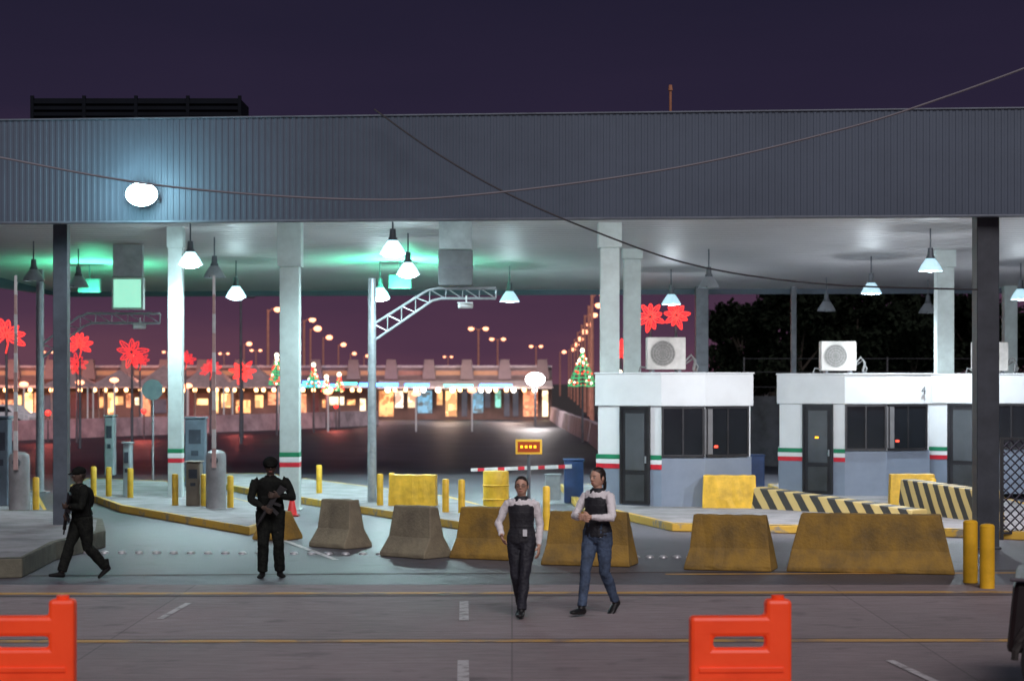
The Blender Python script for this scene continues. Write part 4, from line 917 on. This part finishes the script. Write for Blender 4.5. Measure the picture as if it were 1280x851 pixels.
w2,_=human(P4(747,768),math.radians(-38),1.06,'woman in black vest and blue jeans walking with clasped hands',
  dict(trousers=jeans,shirt=wh,shoes=shoe,vest=black_v,hem=.006),
  [(.05,.27,.13,.05,(0,-1,0),.55),(-.045,-.24,.085,-.05,(0,-1,0),-.1)],
  [(.055,-.22,1.10),(-.055,-.22,1.09)],[(1,.5,-.3),(-1,.5,-.3)],(-.1,.10),palm=[(-.3,1,0),(.3,1,0)],handcurl=.8)
sf=dict(trousers=cam1,shirt=cam1,shoes=boot,vest=sv,skin=dskin,hat='helmet',hem=.018)
s1,_=human(P4(338,722),math.radians(8),1.02,'soldier in dark uniform, helmet and vest standing with a rifle',sf,
  [(.13,.03,.085,.25),(-.11,-.03,.085,-.25)],[(.10,-.25,1.14),(-.10,-.23,.98)],[(1,.4,-.4),(-1,.4,-.4)],(0,.15),male=True,palm=[(-.4,1,.2),(.4,1,.2)],handcurl=.9)
sf2=dict(sf); sf2['hat']='cap'
s2,_=human(P4(103,724),math.radians(-58),.95,'soldier in dark uniform and cap striding with a rifle',sf2,
  [(.07,.33,.17,.1,(0,-1,0),.6),(-.07,-.30,.09,-.1,(0,-1,0),-.12)],[(.06,-.24,1.08),(-.10,-.22,.96)],[(1,.4,-.4),(-1,.4,-.4)],(-.1,.15),male=True,palm=[(-.4,1,.2),(.4,1,.2)],handcurl=.9,lean=-.05)
bpy.data.scenes.remove(TS)
def rifle(root,a,c):
    r=tag(mkobj('rifle',None),'black assault rifle held diagonally before the body','rifle','rifles carried by the soldiers')
    b=B(); b.box(-.12,-.022,-.03,.14,.022,.04); mkobj('receiver',b.mesh('receiver',black,bev=.004),r)
    b=B(); b.hexa([(-.06,-.018,-.13),(-.02,-.018,-.13),(-.02,.018,-.13),(-.06,.018,-.13),(-.04,-.018,-.031),(.0,-.018,-.031),(.0,.018,-.031),(-.04,.018,-.031)]); mkobj('grip',b.mesh('grip',black),r)
    b=B(); b.cyl((.14,0,.01),(.38,0,.01),.011,n=8); b.cyl((.14,0,.01),(.30,0,.01),.026,n=10); mkobj('barrel',b.mesh('barrel',black),r)
    b=B(); b.hexa([(-.28,-.018,-.09),(-.121,-.018,-.03),(-.121,.018,-.03),(-.28,.018,-.09),(-.28,-.018,.03),(-.121,-.018,.03),(-.121,.018,.03),(-.28,.018,.03)]); mkobj('stock',b.mesh('stock',black,bev=.006),r)
    b=B(); b.hexa([(.03,-.014,-.031),(.08,-.014,-.031),(.08,.014,-.031),(.03,.014,-.031),(.06,-.014,-.16),(.11,-.014,-.15),(.11,.014,-.15),(.06,.014,-.16)]); mkobj('magazine',b.mesh('magazine',black),r)
    m=Matrix.LocRotScale(root.location,root.rotation_euler,root.scale); A_=m@V(a);C_=m@V(c); X=(C_-A_).normalized(); Z=(V((0,0,1))-X*X.z).normalized(); Y=Z.cross(X)
    R=Matrix((X,Y,Z)).transposed().to_4x4(); r.matrix_world=Matrix.Translation((A_+C_)/2)@R
rifle(s1,(.12,-.25,1.22),(-.10,-.25,.86)); rifle(s2,(.08,-.24,1.20),(-.08,-.23,.84))
# ---------------------------------------------------------------- camera
cd=bpy.data.cameras.new('Camera'); cam=bpy.data.objects.new('Camera',cd); COL.objects.link(cam)
cam.location=(0,0,H); cam.rotation_euler=(math.radians(90),0,0); cd.sensor_width=36; cd.lens=F/1280*36; cd.shift_y=52.5/1280; cd.clip_end=4000; cd.clip_start=.1
cd.dof.use_dof=True; cd.dof.focus_distance=29; cd.dof.aperture_fstop=2.0
scene.camera=cam
scene.view_settings.view_transform='Standard'; scene.view_settings.look='None'; scene.view_settings.exposure=0
